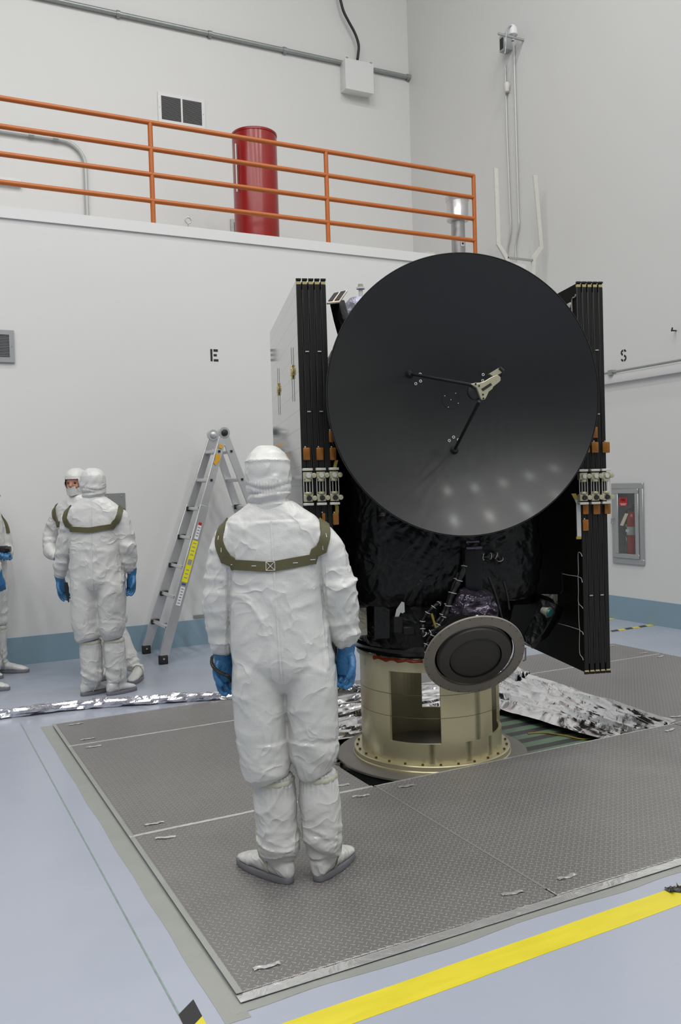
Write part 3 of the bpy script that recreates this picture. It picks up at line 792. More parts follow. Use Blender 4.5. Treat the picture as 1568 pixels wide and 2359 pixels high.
stringer([(1141, 388), (1144, 470), (1147, 563), (1164, 590), (1168, 600)])
stringer([(1231, 404), (1238, 480), (1246, 570), (1229, 594), (1226, 640)])
s0 = P(1168, 600, 1, YL_).x - lx0.x; s1 = P(1226, 620, 1, YL_).x - lx0.x
z = P(1190, 596, 1, YL_).z
for k in range(15):
    zz_ = z - .30 * k
    if zz_ < .1: break
    MB().box((s0, -.012, zz_ - .012), (s1, .012, zz_ + .012)).build('rung', M['steel'] if k == 0 else M['cream'], t)

# ------------------------------------------------------------------ extinguisher cabinet
cw, ch, zb = CW, CH, CZ
t = thing('extinguisher_cabinet', 'grey steel wall cabinet with a glazed door holding the fire extinguisher', 'cabinet', (XS - EPS, CY0, zb), -PI / 2)
f = cw * .135
D = .055
m = MB(); m.box((0, -.022, 0), (cw, 0, f)).box((0, -.022, ch - f), (cw, 0, ch)).box((0, -.022, f), (f * .9, 0, ch - f)).box((cw - f * .9, -.022, f), (cw, 0, ch - f))
m.bevel(.003, 1).build('cabinet_frame', M['steel'], t)
m = MB(); i0, i1, j0, j1 = f * .9, cw - f * .9, f, ch - f; g = cw * .11
m.box((i0, -.034, j0), (i1, -.020, j0 + g)).box((i0, -.034, j1 - g), (i1, -.020, j1)).box((i0, -.034, j0 + g), (i0 + g, -.020, j1 - g)).box((i1 - g, -.034, j0 + g), (i1, -.020, j1 - g))
dr = m.bevel(.003, 1).build('cabinet_door', M['steel'], t)
MB().box((i0 + g, -.029, j0 + g), (i1 - g, -.026, j1 - g)).build('door_glass', M['glass'], dr)
MB().tube([(i0 * .55, -.03, ch * .56), (i0 * .55, -.06, ch * .565), (i0 * .45, -.06, ch * .50), (i0 * .45, -.03, ch * .50)], .008, 8).build('door_handle', M['alu'], dr)
q0, q1 = f * .92, cw - f * .92
MB().box((q0, .13, f), (q1, .135, ch - f)).box((q0 - .004, -.006, f - .004), (q0, .135, ch - f + .004)).box((q1, -.006, f - .004), (q1 + .004, .135, ch - f + .004)).box((q0, -.006, f - .004), (q1, .135, f)).box((q0, -.006, ch - f), (q1, .135, ch - f + .004)).build('cabinet_tub', M['steel'], t)
sg = MB().box((i0 + g + .02, -.0302, ch * .72), (i0 + g + .145, -.0292, ch * .82)).build('fire_label', M['red_label'], t)
cu = bpy.data.curves.new('fire_text', 'FONT'); cu.body = 'FIRE'; cu.size = .042; cu.align_x = 'CENTER'; cu.extrude = .0005
to = bpy.data.objects.new('fire_text', cu); COL.objects.link(to)
dg = bpy.context.evaluated_depsgraph_get(); me = bpy.data.meshes.new_from_object(to.evaluated_get(dg)); bpy.data.objects.remove(to)
me.materials.clear(); me.materials.append(M['white'])
for v_ in me.vertices: v_.co = V((v_.co.x + i0 + g + .083, -.0312, v_.co.y + ch * .778))
link(bpy.data.objects.new('fire_text', me), sg)
MB().box((i0 + g + .03, -.0308, ch * .745), (i0 + g + .135, -.0302, ch * .75)).box((i0 + g + .045, -.0308, ch * .730), (i0 + g + .12, -.0302, ch * .736)).build('label_lines', M['white'], sg)
# extinguisher
EP = P(1456, 1220, 0, XS + .062)
t = thing('fire_extinguisher', 'red fire extinguisher with a paper tag inside the glazed wall cabinet', 'fire extinguisher', (XS + .062, EP.y, zb + f + .045), -PI / 2)
R_ = .066; H_ = ch * .445
MB().lathe([(0, 0), (R_ * .93, 0), (R_, .012), (R_, H_), (R_ * .93, H_ + .03), (R_ * .6, H_ + .06), (R_ * .32, H_ + .07), (R_ * .3, H_ + .085), (0, H_ + .085)], None, 36).build('cylinder_body', M['red'], t)
MB().cbox((0, .045, -.012), (.09, .05, .020)).cbox((0, .068, .15), (.05, .01, .34)).build('wall_bracket', M['steel'], t)
MB().lathe([(R_ + .001, H_ * .54), (R_ + .001, H_ * .77)], None, 36).build('steel_label', M['steel'], t)
MB().lathe([(R_ * .35, H_ + .08), (R_ * .35, H_ + .12), (0, H_ + .125)], None, 16).build('valve', M['black'], t)
MB().tube([(0, 0, H_ + .115), (.05, -.01, H_ + .13), (.09, -.01, H_ + .115)], .010, 8).tube([(0, 0, H_ + .13), (.04, -.01, H_ + .155), (.08, -.01, H_ + .16)], .008, 8).build('lever', M['black'], t)
MB().tube(smooth_path([V((0, 0, H_ + .10)), V((-.05, -.01, H_ + .10)), V((-.082, -.01, H_ + .05)), V((-.078, -.01, H_ * .8)), V((-.072, -.01, H_ * .4))], 4), .011, 10).build('hose', M['black'], t)
MB().faces([V((-.035, -R_ - .006, H_ + .06)), V((.012, -R_ - .004, H_ + .055)), V((-.055, -R_ - .02, H_ - .085)), V((-.105, -R_ - .02, H_ - .08))], [(0, 1, 2, 3)]).build('paper_tag', M['paper'], t)
MB().cbox((-.035, -R_ + .006, H_ * .80), (.045, .004, .028), Matrix.Rotation(-.5, 4, 'Z')).build('green_sticker', M['green'], t)
m = MB()
for (x, z_, w_, h_) in ((-.028, .66, .012, .03), (-.008, .66, .014, .035), (.014, .67, .006, .02)): m.cbox((x, -R_ - .0015, H_ * z_), (w_, .001, h_))
m.build('label_print', M['white'], t)
MB().faces([V((-.045, -R_ * .8, H_ * .48)), V((-.045, -R_ * .8, H_ * .36)), V((.008, -R_ - .002, H_ * .42))], [(0, 1, 2)]).build('white_arrow', M['white'], t)

# ------------------------------------------------------------------ multi-position ladder
N0 = P(519, 997, 1, 8.26); F0 = V(on(373, 1530, 2, 0)); F1 = V(on(331, 1503, 2, 0)); F1.y = 8.72; F1.x = 2.15
N1 = P(489, 1002, 1, 8.60)
hz = (N0.z + N1.z) / 2; hx = (N0.x + N1.x) / 2
t = thing('folding_ladder', 'aluminium multi-position folding ladder standing open against the wall', 'ladder', (hx, 8.45, 0))
O_ = V((hx, 8.45, 0))
def stile(top, foot, w=.030, d=.078, name='stile', t0=0.0, t1=1.0, m_=None, off=V((0, 0, 0))):
    ax = (foot - top).normalized(); sd = V((0, 1, 0)); sd = (sd - ax * sd.dot(ax)).normalized(); fr = ax.cross(sd)
    a_ = top + (foot - top) * t0 + off; b_ = top + (foot - top) * t1 + off
    mb = MB()
    vs = [p + fr * (i * d / 2) + sd * (j * w / 2) for p in (a_, b_) for i in (-1, 1) for j in (-1, 1)]
    mb.faces(vs, [(0, 1, 3, 2), (4, 6, 7, 5), (0, 4, 5, 1), (2, 3, 7, 6), (0, 2, 6, 4), (1, 5, 7, 3)])
    return mb.bevel(.003, 1).build(name, m_ or M['alu'], t)
NT, FT = V((0, -.17, hz)), V((F0.x - hx, F0.y - 8.45, 0.03))
NT2, FT2 = V((0, .17, hz)), V((F0.x - hx, .30, 0.03))
FTr, FT2r = V((-FT.x * 1.0, FT.y, .03)), V((-FT2.x, FT2.y, .03))
for (a_, b_, s_) in ((NT, FT, -1), (NT2, FT2, 1), (NT, FTr, -1), (NT2, FT2r, 1)):
    stile(a_, b_, t0=.0, t1=.60, name='inner_stile')
    stile(a_, b_, w=.034, d=.092, t0=.33, t1=.98, name='outer_stile', off=V((0, s_ * .012, 0)))
    ax = (b_ - a_).normalized()
    e_ = a_ + (b_ - a_) * .985 + V((0, s_ * .012, 0))
    e_.z = .0435
    mb = MB().cbox(e_, (.085, .050, .085)).bevel(.008, 2).build('rubber_foot', M['rubber'], t)
    MB().cyl(e_ + V((0, -.03 , .01)), e_ + V((0, -.024, .01)), .009, 10).build('foot_rivet', M['alu'], mb)
for y_ in (-.17, .17):
    mb = MB().lathe([(0, -.022), (.055, -.022), (.06, -.015), (.06, .015), (.055, .022), (0, .022)], Matrix.Translation((0, y_, hz)) @ Matrix.Rotation(PI / 2, 4, 'X'), 28).build('hinge', M['alu'], t)
    MB().lathe([(0, .0), (.032, 0), (.034, .01), (.028, .022), (.012, .028), (0, .028)], Matrix.Translation((0, y_ - .022, hz)) @ Matrix.Rotation(PI / 2, 4, 'X'), 20).build('hinge_knob', M['black'] if y_ < 0 else M['alu'], mb)
for side, (A, B, A2, B2) in enumerate(((NT, FT, NT2, FT2), (NT, FTr, NT2, FT2r))):
    for k, f_ in enumerate((.085, .215, .345, .475, .605, .735, .865)):
        p_, q_ = A + (B - A) * f_, A2 + (B2 - A2) * f_
        r_ = MB().cbox((p_ + q_) / 2, (.055, (q_ - p_).length + .02, .034), Matrix.Rotation((1 if side == 0 else -1) * .28, 4, 'Y')).bevel(.005, 1).build('rung', M['alu'], t)
        if k >= 2:
            for e_ in (p_, q_):
                MB().cbox(e_ + V((0, .022 if e_ is p_ else -.022, 0)), (.085, .018, .05)).bevel(.004, 1).build('rung_bracket', M['black'], r_)
        else:
            MB().cbox(p_ + V((0, -.020, 0)), (.022, .008, .022)).build('rivet_plate', M['black'], r_)
# labels on the near stile
ax = (FT - NT).normalized(); sd = V((0, -1, 0)); sd = (sd - ax * sd.dot(ax)).normalized(); fr = ax.cross(sd)
def lab(f0, f1, m_, w=.060, name='warning_label', off=.0325, par=None, sx=0):
    a_, b_ = NT + (FT - NT) * f0 + sd * off + fr * sx, NT + (FT - NT) * f1 + sd * off + fr * sx
    mb = MB().faces([a_ - fr * w / 2, a_ + fr * w / 2, b_ + fr * w / 2, b_ - fr * w / 2], [(0, 1, 2, 3)])
    return mb.build(name, m_, par or t, smooth=False)
y_ = lab(.485, .665, M['yellowlabel'])
for k in range(10):
    f_ = .495 + k * .0165
    if abs(f_ - .575) > .02: lab(f_, f_ + .004, M['printgrey'], .034, 'label_print', .0332, y_)
lab(.567, .590, M['printgrey'], .040, 'label_print', .0333, y_)
lab(.670, .677, M['printblue'], .040, 'blue_label')
w_ = lab(.685, .765, M['white'], .045, 'white_label')
for k in range(6): lab(.692 + k * .012, .697 + k * .012, M['printgrey'], .026, 'label_print', .0332, w_)
w_ = lab(.405, .478, M['white'], .04, 'white_label')
for k in range(4): lab(.425 + k * .012, .430 + k * .012, M['printgrey'], .026, 'label_print', .0332, w_)
lab(.405, .417, M['red_label'], .036, 'red_label', .0333)
mb = MB().faces([NT + (FT - NT) * f_ + sd * .0225 + fr * x_ for f_, x_ in ((.10, -.02), (.10, .03), (.13, .02), (.14, .03), (.15, .0), (.12, -.03))], [(0, 1, 2, 3, 4, 5)])
mb.build('orange_tape_patch', M['orangetape'], t, smooth=False)
mb = MB().faces([NT + (FT - NT) * f_ + sd * .0225 + fr * x_ for f_, x_ in ((.055, -.02), (.055, .02), (.072, .02), (.072, -.02))], [(0, 1, 2, 3)])
mb.build('orange_tape_patch', M['orangetape'], t, smooth=False)

# ------------------------------------------------------------------ foil rope on the floor, foil sheet round the pit
def foil_rope(pts, r, name, label, seg=14, step=.012, group=None):
    path = smooth_path([V(p) for p in pts], 10)
    dense = []
    for a_, b_ in zip(path, path[1:]):
        n = max(1, int((b_ - a_).length / step))
        for k in range(n): dense.append(a_.lerp(b_, k / n))
    mb = MB(); o0 = dense[0].copy()
    mb.tube([p - o0 for p in dense], r, seg)
    mb.bm.normal_update()
    mb.bm.verts.ensure_lookup_table()
    for i, v_ in enumerate(mb.bm.verts):
        k = i // seg; a_ = (i % seg) / seg * 2 * PI
        if k >= len(dense): continue
        c = dense[k] - o0
        s_ = k * step
        h = abs(math.sin(a_ * 1.5 + s_ * 13 + 2 * noise.noise(V((s_ * 3, 0, 0)))))
        f_ = .72 + .42 * h + .25 * noise.noise(V((s_ * 22, a_ * 1.3, 3))) + .22 * noise.noise(V((s_ * 5, a_ * .5, 9)))
        v_.co = c + (v_.co - c) * f_
        if v_.co.z + o0.z < .003: v_.co.z = .003 - o0.z
    o = mb.build(name, M['foilblue'], smooth=False); o.location = o0
    return tag(o, label, 'foil rope', group)
q = [V(on(x, y, 2, .03)) for x, y in ((-60, 1658), (0, 1646), (80, 1637), (150, 1628), (230, 1621), (330, 1614), (430, 1607), (535, 1602), (640, 1596), (780, 1588), (835, 1587), (900, 1590))]
foil_rope(q, .038, 'foil_rope', 'twisted silver foil rope lying on the blue floor behind the plates')

def foil_sheet(corners, nu, nv, amp, label, name='foil_sheet', seed=0.0, dirv=True):
    """bilinear sheet with sharp random folds"""
    c00, c10, c11, c01 = [V(c) for c in corners]
    o0 = (c00 + c11) / 2
    mb = MB()
    def fn(u, v):
        p = c00.lerp(c10, u).lerp(c01.lerp(c11, u), v)
        L_ = (c01 - c00).length; s_ = (v if dirv else u) * ((c01 - c00).length if dirv else (c10 - c00).length); t_ = (u if dirv else v)
        q_ = V((s_ * 1.3 + seed, t_ * 5.0, seed)); q_ += V((noise.noise(q_ * .7), noise.noise(q_ * .7 + V((5, 5, 5))), 0)) * .9
        n1 = 1 - abs(noise.noise(q_)) * 2.4
        n2 = 1 - abs(noise.noise(V((s_ * 4.5, t_ * 6, seed + 3)))) * 2
        n3 = noise.noise(p * 18 + V((seed, 5, 2)))
        env = min(1, 6 * t_ + .3) * min(1, 6 * (1 - t_) + .3)
        h = amp * (1.1 * n1 + .35 * n2 + .12 * n3) * env
        return p + V((0, 0, h)) + V((.5, .2, 0)) * (amp * .5 * noise.noise(p * 6)) - o0
    mb.grid(nu, nv, fn)
    o = mb.build(name, M['foil'], smooth=False); o.location = o0
    return tag(o, label, 'foil sheet')
foil_sheet([(4.22, OY0 + .03, -.135), (4.06, 5.80, -.13), (4.56, 5.82, .045), (4.54, OY0 + .01, .02)], 130, 46, .034, 'crumpled silver foil sheet draped over the right side of the pit', seed=1, dirv=False)
foil_sheet([(2.27, 5.40, -.14), (4.12, 5.42, -.13), (4.30, 5.90, .04), (2.27, 5.90, .03)], 110, 34, .03, 'crumpled silver foil along the back of the pit behind the gold cylinder', seed=3, dirv=False)
foil_sheet([(4.40, 5.62, .0), (4.60, 5.68, .03), (4.66, 6.0, .03), (4.30, 5.98, .06)], 36, 36, .05, 'bright crumpled foil bunch at the back corner of the pit', seed=5, name='foil_bunch')
foil_sheet([(2.24, 4.78, -.13), (2.50, 4.80, -.145), (2.42, 5.40, -.13), (2.23, 5.40, .01)], 40, 24, .02, 'crumpled silver foil along the left pit wall', seed=8, dirv=False)
# red cased box behind the figure
p = on(806, 1634, 2, .0)
t = thing('red_case', 'flat red case lying on the plates left of the gold cylinder', 'case', (2.33, 5.72, PZ), -.3)
MB().box((-.16, -.09, 0), (.16, .09, .055)).bevel(.01, 2).build('case_lid', M['red'], t)
MB().box((-.165, -.095, 0), (.165, .095, .02)).bevel(.004, 1).build('case_base', M['redwrap'], t)
# thin cable on the deck right of the stand
pts = [on(x, y, 2, -.165) for x, y in ((1215, 1690), (1250, 1688), (1300, 1695), (1345, 1703), (1385, 1694))]
o = MB().tube([q_ - pts[0] for q_ in smooth_path(pts)], .006, 8).build('loose_cord', M['yellowcable']); o.location = pts[0]
tag(o, 'thin olive cord lying on the green striped pit deck', 'cord')
# ------------------------------------------------------------------ spacecraft frame: x right, y away, z up; origin on the adapter axis
SO = V((3.03, 4.76, 0))
SA = math.radians(17.2)
SV = V((math.cos(SA), -math.sin(SA), 0)); SU = V((math.sin(SA), math.cos(SA), 0))
def sl(px, py, y):
    d = ray(px, py); t_ = ((SO - CP).dot(SU) + y) / d.dot(SU); p = CP + d * t_ - SO
    return V((p.dot(SV), y, p.z))
def sx(px, py, x):
    d = ray(px, py); t_ = ((SO - CP).dot(SV) + x) / d.dot(SV); p = CP + d * t_ - SO
    return V((x, p.dot(SU), p.z))
def sz(px, py, z):
    d = ray(px, py); t_ = (z - CP.z) / d.z; p = CP + d * t_ - SO
    return V((p.dot(SV), p.dot(SU), z))
def ridged(p): return 1 - 2 * abs(noise.noise(p))

# ---------------- adapter stand
DZ = -.085
t = thing('adapter_stand', 'gold chromate cylinder stand with window cutouts under the black spacecraft', 'stand', (SO.x, SO.y, -.17), -SA)
zo = .17
R0, R1 = .452, .432
zb_, zt_ = DZ + .045, sl(989, 1528, -.1).z + .0
ztop = .60
def zpx(py, y=-.44): return sl(989, py, y).z
w0, w1 = zpx(1716), zpx(1551)
def ringwall(angs, z0, z1, mb):
    for a_, b_ in zip(angs, angs[1:]):
        q = []
        for r in (R0, R1):
            for a__ in (a_, b_):
                for z in (z0, z1): q.append(V((r * math.sin(a__), -r * math.cos(a__), z + zo)))
        mb.faces(q, [(0, 2, 3, 1), (4, 5, 7, 6), (0, 1, 5, 4), (2, 6, 7, 3), (0, 4, 6, 2), (1, 3, 7, 5)])
off = -math.radians(27.0 - 17.2 + 0)        # the windows were measured about the viewing direction
mb = MB()
full = [2 * PI * k / 96 for k in range(97)]
ringwall(full, zb_, w0, mb); ringwall(full, w1, ztop - .03, mb)
vw = math.radians(26.9 + 2.9 - 17.2)
for k in range(4):
    c0 = math.radians(5 + 90 * k) - vw; c1 = math.radians(54 + 90 * k) - vw
    ringwall([c0 + (c1 - c0) * i / 14 for i in range(15)], w0, w1, mb)
bmesh.ops.remove_doubles(mb.bm, verts=mb.bm.verts[:], dist=.0002)
mb.build('cylinder_wall', M['chromate'], t)
MB().lathe([(R0 - .002, zb_ + zo), (.50, zb_ + zo), (.505, zb_ + zo - .005), (.505, zb_ + zo - .03), (.51, zb_ + zo - .035), (.51, DZ + zo), (R1, DZ + zo), (R1, zb_ + zo)], None, 96, close=True).build('base_flange', M['chromate'], t)
MB().lathe([(R0, ztop + zo - .03), (.47, ztop + zo - .025), (.47, ztop + zo), (R1, ztop + zo), (R1, ztop + zo - .03)], None, 96, close=True).build('top_flange', M['chromate'], t)
b0 = MB().lathe([(0, .010), (.0065, .010), (.008, .007), (.008, 0), (0, 0)], None, 8).mesh('bolt', M['bolt'])
for k in range(28):
    a_ = 2 * PI * (k + .3) / 28
    o = bpy.data.objects.new('bolt', b0); o.location = (.482 * math.sin(a_), -.482 * math.cos(a_), zb_ + zo); link(o, t)
MB().lathe([(.0, DZ + zo), (.60, DZ + zo), (.612, DZ + zo - .006), (.612, DZ + zo - .018), (0, DZ + zo - .018)], None, 96).build('base_disc', M['disc'], t)
MB().lathe([(.585, DZ + zo - .018), (.60, DZ + zo - .03), (.60, .0), (.56, .0), (.56, DZ + zo - .018)], None, 96, close=True).build('bearing_ring', M['black'], t)
for k in range(5):
    a_ = [-.9, -.3, .2, .8, 2.2][k]
    MB().lathe([(0, .003), (.012, .003), (.012, 0), (0, 0)], Matrix.Translation((.25 * math.sin(a_), -.25 * math.cos(a_), DZ + zo)), 12).build('disc_hole', M['black'], t)
# scribed bands
for z in (w0 + (w1 - w0) * .36, w0 + (w1 - w0) * .68):
    MB().lathe([(R0 + .0006, z + zo - .0015), (R0 + .0012, z + zo), (R0 + .0006, z + zo + .0015)], None, 96).build('scribe_line', M['chromate_dark'], t)

# ---------------- spacecraft
sc = thing('spacecraft', 'black spacecraft with a large dish antenna and folded wings on the gold cylinder', 'spacecraft', (SO.x, SO.y, ztop), -SA)
ZO = V((0, 0, -ztop))
def TL(p): return V(p) + ZO
def cb(name, mbfn, m, parent=sc, **k): return mbfn.build(name, m, parent, **k)

# body blanket
secs = []
def sec(z, x0, x1, y0, y1): return ((((x0 + x1) / 2), (y0 + y1) / 2, z - ztop), (x1 - x0) / 2, (y1 - y0) / 2)
BF = -.50
mb = MB()
mb.loft([sec(*q) for q in ((2.50, -.40, .44, BF + .1, .60), (2.54, -.52, .56, BF + .05, .68), (2.40, -.60, .62, BF + .02, .72), (1.9, -.62, .64, BF, .74), (1.45, -.63, .665, BF - .01, .74), (1.2, -.62, .655, BF - .02, .74),
                          (1.02, -.575, .63, BF - .02, .72), (.97, -.56, .615, BF, .70), (.93, -.53, .57, BF + .03, .66))][::-1], 96, 5)
bm = remesh(mb, 'b', .012, 1)
bm.normal_update()
for v_ in bm.verts:
    p = v_.co
    st = p.z * 0.9
    th_ = .55 * (1 if p.x < -.1 else -1) + .8 * noise.noise(V((p.x * 1.3, p.y, p.z * 1.3)))
    if p.x < -.42: th_ *= .3
    a_, b_ = p.x * math.cos(th_) - p.z * math.sin(th_), p.x * math.sin(th_) + p.z * math.cos(th_)
    w_ = .6 * ridged(V((a_ * 6, p.y * 3, b_ * 1.1 + 3))) + .4 * ridged(V((a_ * 14, p.y * 6, b_ * 2.4 + 7))) + .22 * ridged(V((p.x * 17, p.y * 15, p.z * 11)))
    v_.co = p + v_.normal * (.021 * w_)
mb = MB(); mb.bm.free(); mb.bm = bm
cb('body_blanket', mb, M['mli'])
# lower tapering section
mb = MB()
mb.loft([sec(*q) for q in ((.95, -.52, .56, BF + .04, .60), (.84, -.50, .53, BF + .04, .56), (.74, -.47, .48, -.46, .50), (.66, -.455, .46, -.455, .47))][::-1], 96, 2.6)
bm = remesh(mb, 'b', .014, 1); bm.normal_update()
for v_ in bm.verts:
    p = v_.co
    w_ = .6 * ridged(V((p.x * 5 + p.z * 4, p.y * 5, p.z * 5 + 13))) + .4 * ridged(V((p.x * 13, p.y * 13, p.z * 13)))
    v_.co = p + v_.normal * (.016 * w_)
mb = MB(); mb.bm.free(); mb.bm = bm
cb('lower_blanket', mb, M['mli'])
cb('separation_ring', MB().lathe([(.44, .001), (.475, .001), (.482, .012), (.478, .03), (.486, .05), (.478, .072), (.455, .085), (.40, .085), (.40, .001)], None, 96, close=True), M['blackgloss'])
# red wrapped separation cable
pts = []
for k in range(13):
    px = 866 + (968 - 866) * k / 12
    a_ = math.asin((px - 990) / 172.0) - vw
    pts.append(V((.488 * math.sin(a_), -.488 * math.cos(a_), -.012 + .004 * math.sin(k * 1.7))))
rs = [.008 + .006 * (k % 3 == 0) for k in range(13)]
cb('red_wrapped_cable', MB().tube(pts, .01, 8, rs=rs), M['redwrap'])

# ---------------- dish antenna
RR, DD = .772, .255
DC = V(((sl(753, 905, -.85).x + sl(1377, 905, -.85).x) / 2, -.85, (sl(1070, 585, -.85).z + sl(1070, 1233, -.85).z) / 2))
RR = (sl(1070, 585, -.85).z - sl(1070, 1233, -.85).z) / 2
RX = (sl(1377, 905, -.85).x - sl(753, 905, -.85).x) / 2
RR = (RR + RX) / 2
prof = []
n = 28
for k in range(n + 1):
    r = RR * k / n; prof.append((r, -DD * (1 - (r / RR) ** 2)))
back = [(r, z - .018) for r, z in prof[::-1]]
DM = Matrix.Translation(TL(DC)) @ Matrix.Rotation(PI / 2, 4, 'X')      # local z -> towards -y (the viewer)
prof2 = prof + [(RR + .004, -.004), (RR + .003, -.018)] + back[1:]
dish = cb('dish_antenna', MB().lathe(prof2, DM, 160), M['dish'])
cb('dish_rim', MB().lathe([(RR + .0035, -.016), (RR + .007, -.014), (RR + .007, -.0005), (RR + .0035, .0)], DM, 160, close=True), M['black'], dish)
def dz(x, z):      # dish surface depth (towards viewer) at local offsets
    r2 = (x * x + z * z) / RR ** 2
    return -DD * (1 - r2)
def dpt(x, z, lift=0.0): return DM @ V((x, z, dz(x, z) + lift))
def drel(px, py, lift=0.0):
    """offset in the dish where a sight line meets the reflector (iterated)"""
    y = -.6
    for _ in range(6):
        p = sl(px, py, y); x, z = p.x - DC.x, p.z - DC.z; y = DC.y - (dz(x, z) + lift)
    return x, z
cx, cz = drel(1038, 920)
ring = []
for k in range(48):
    a_ = 2 * PI * k / 48; ring.append(dpt(cx + .052 * math.cos(a_), cz + .052 * math.sin(a_), .001))
cb('centre_ring', MB().tube(ring, .0016, 6, closed=True), M['black'], dish)
for (px, py) in ((967, 862), (968, 878), (957, 884), (1034, 1015), (1044, 1007), (1055, 1013), (1112, 863), (1111, 877)):
    x, z = drel(px, py); q = DM @ V((x, z, dz(x, z) + .0015))
    m4 = Matrix.Translation(q) @ Matrix.Rotation(PI / 2, 4, 'X')
    cb('fastener_ring', MB().lathe([(.0045, 0), (.0045, .003), (.0085, .003), (.0085, 0)], m4, 16, close=True), M['tie'], dish)
for (px, py) in ((1024, 912), (1038, 921), (1049, 906), (1055, 929), (1032, 938)):
    x, z = drel(px, py); q = DM @ V((x, z, dz(x, z) + .001))
    cb('small_screw', MB().lathe([(0, .002), (.0028, .002), (.003, 0), (0, 0)], Matrix.Translation(q) @ Matrix.Rotation(PI / 2, 4, 'X'), 8), M['tie'], dish)
# feed on three struts
FY = DC.y - .30
feed = sl(1103, 896, FY)
FQ = TL(feed)
roots = [drel(943, 861), drel(1046, 1037), drel(1146, 862)]
tips = [TL(sl(1088, 887, FY)), TL(sl(1104, 924, FY)), TL(sl(1122, 884, FY))]
fd = cb('feed_head', MB().lathe([(0, -.05), (.036, -.05), (.044, -.03), (.046, 0), (.03, .012), (0, .012)], Matrix.Translation(TL(sl(1098, 901, FY + .02))) @ Matrix.Rotation(PI / 2, 4, 'X'), 32), M['black'])
for (x, z), tp in zip(roots, tips):
    r_ = dpt(x, z)
    st_ = cb('feed_strut', MB().cyl(r_, tp, .0085, 12), M['black'])
    m4 = Matrix.Translation(r_) @ Matrix.Rotation(PI / 2, 4, 'X')
    cb('strut_foot', MB().lathe([(0, .022), (.012, .022), (.022, .010), (.026, -.004), (0, -.004)], m4, 20), M['black'], st_)
def fp(px, py, dy=0.0): q = TL(sl(px, py, FY + dy)); return q
m = MB()
outl = [(1084, 884), (1099, 883), (1115, 879), (1131, 869), (1146, 863), (1153, 869), (1153, 877), (1146, 883), (1136, 891), (1134, 896), (1126, 902), (1120, 915), (1116, 921), (1109, 921), (1105, 911), (1098, 893), (1091, 889)]
a_ = [fp(*q, -.012) for q in outl]; b_ = [q + V((0, .022, 0)) for q in a_]
nn = len(a_)
m.faces(a_ + b_, [tuple(range(nn)), tuple(range(2 * nn - 1, nn - 1, -1))] + [(i, (i + 1) % nn, nn + (i + 1) % nn, nn + i) for i in range(nn)])
br = cb('feed_bracket', m.bevel(.002, 1), M['hinge'], smooth=True)
for q in ((1095, 885), (1103, 889), (1112, 909), (1113, 918)):
    c_ = fp(*q, -.0125); cb('bolt_hole', MB().lathe([(0, .002), (.005, .002), (.005, -.002), (0, -.002)], Matrix.Translation(c_) @ Matrix.Rotation(PI / 2, 4, 'X'), 10), M['black'], br)
q = [fp(*k, -.014) for k in ((1108, 896), (1130, 882), (1133, 887), (1112, 901))]
cb('slot_window', MB().faces(q + [p + V((0, .004, 0)) for p in q], [(0, 1, 2, 3), (7, 6, 5, 4), (0, 4, 5, 1), (1, 5, 6, 2), (2, 6, 7, 3), (3, 7, 4, 0)]), M['black'], br, smooth=False)
q = [fp(*k, .13) for k in ((1127, 861), (1150, 847), (1160, 856), (1137, 868))]
cb('rear_feed_block', MB().faces(q + [p + V((0, .03, 0)) for p in q], [(0, 1, 2, 3), (7, 6, 5, 4), (0, 4, 5, 1), (1, 5, 6, 2), (2, 6, 7, 3), (3, 7, 4, 0)]), M['hinge'], br, smooth=False)
cb('rear_feed_cap', MB().cyl(fp(1150, 847, .13), fp(1159, 855, .13), .010, 10), M['black'], br)
# hub truss behind the dish
cb('dish_mount', MB().lathe([(.30, -DD - .02), (.34, -DD - .10), (0, -DD - .10), (0, -DD - .02)], DM, 40), M['mli'])

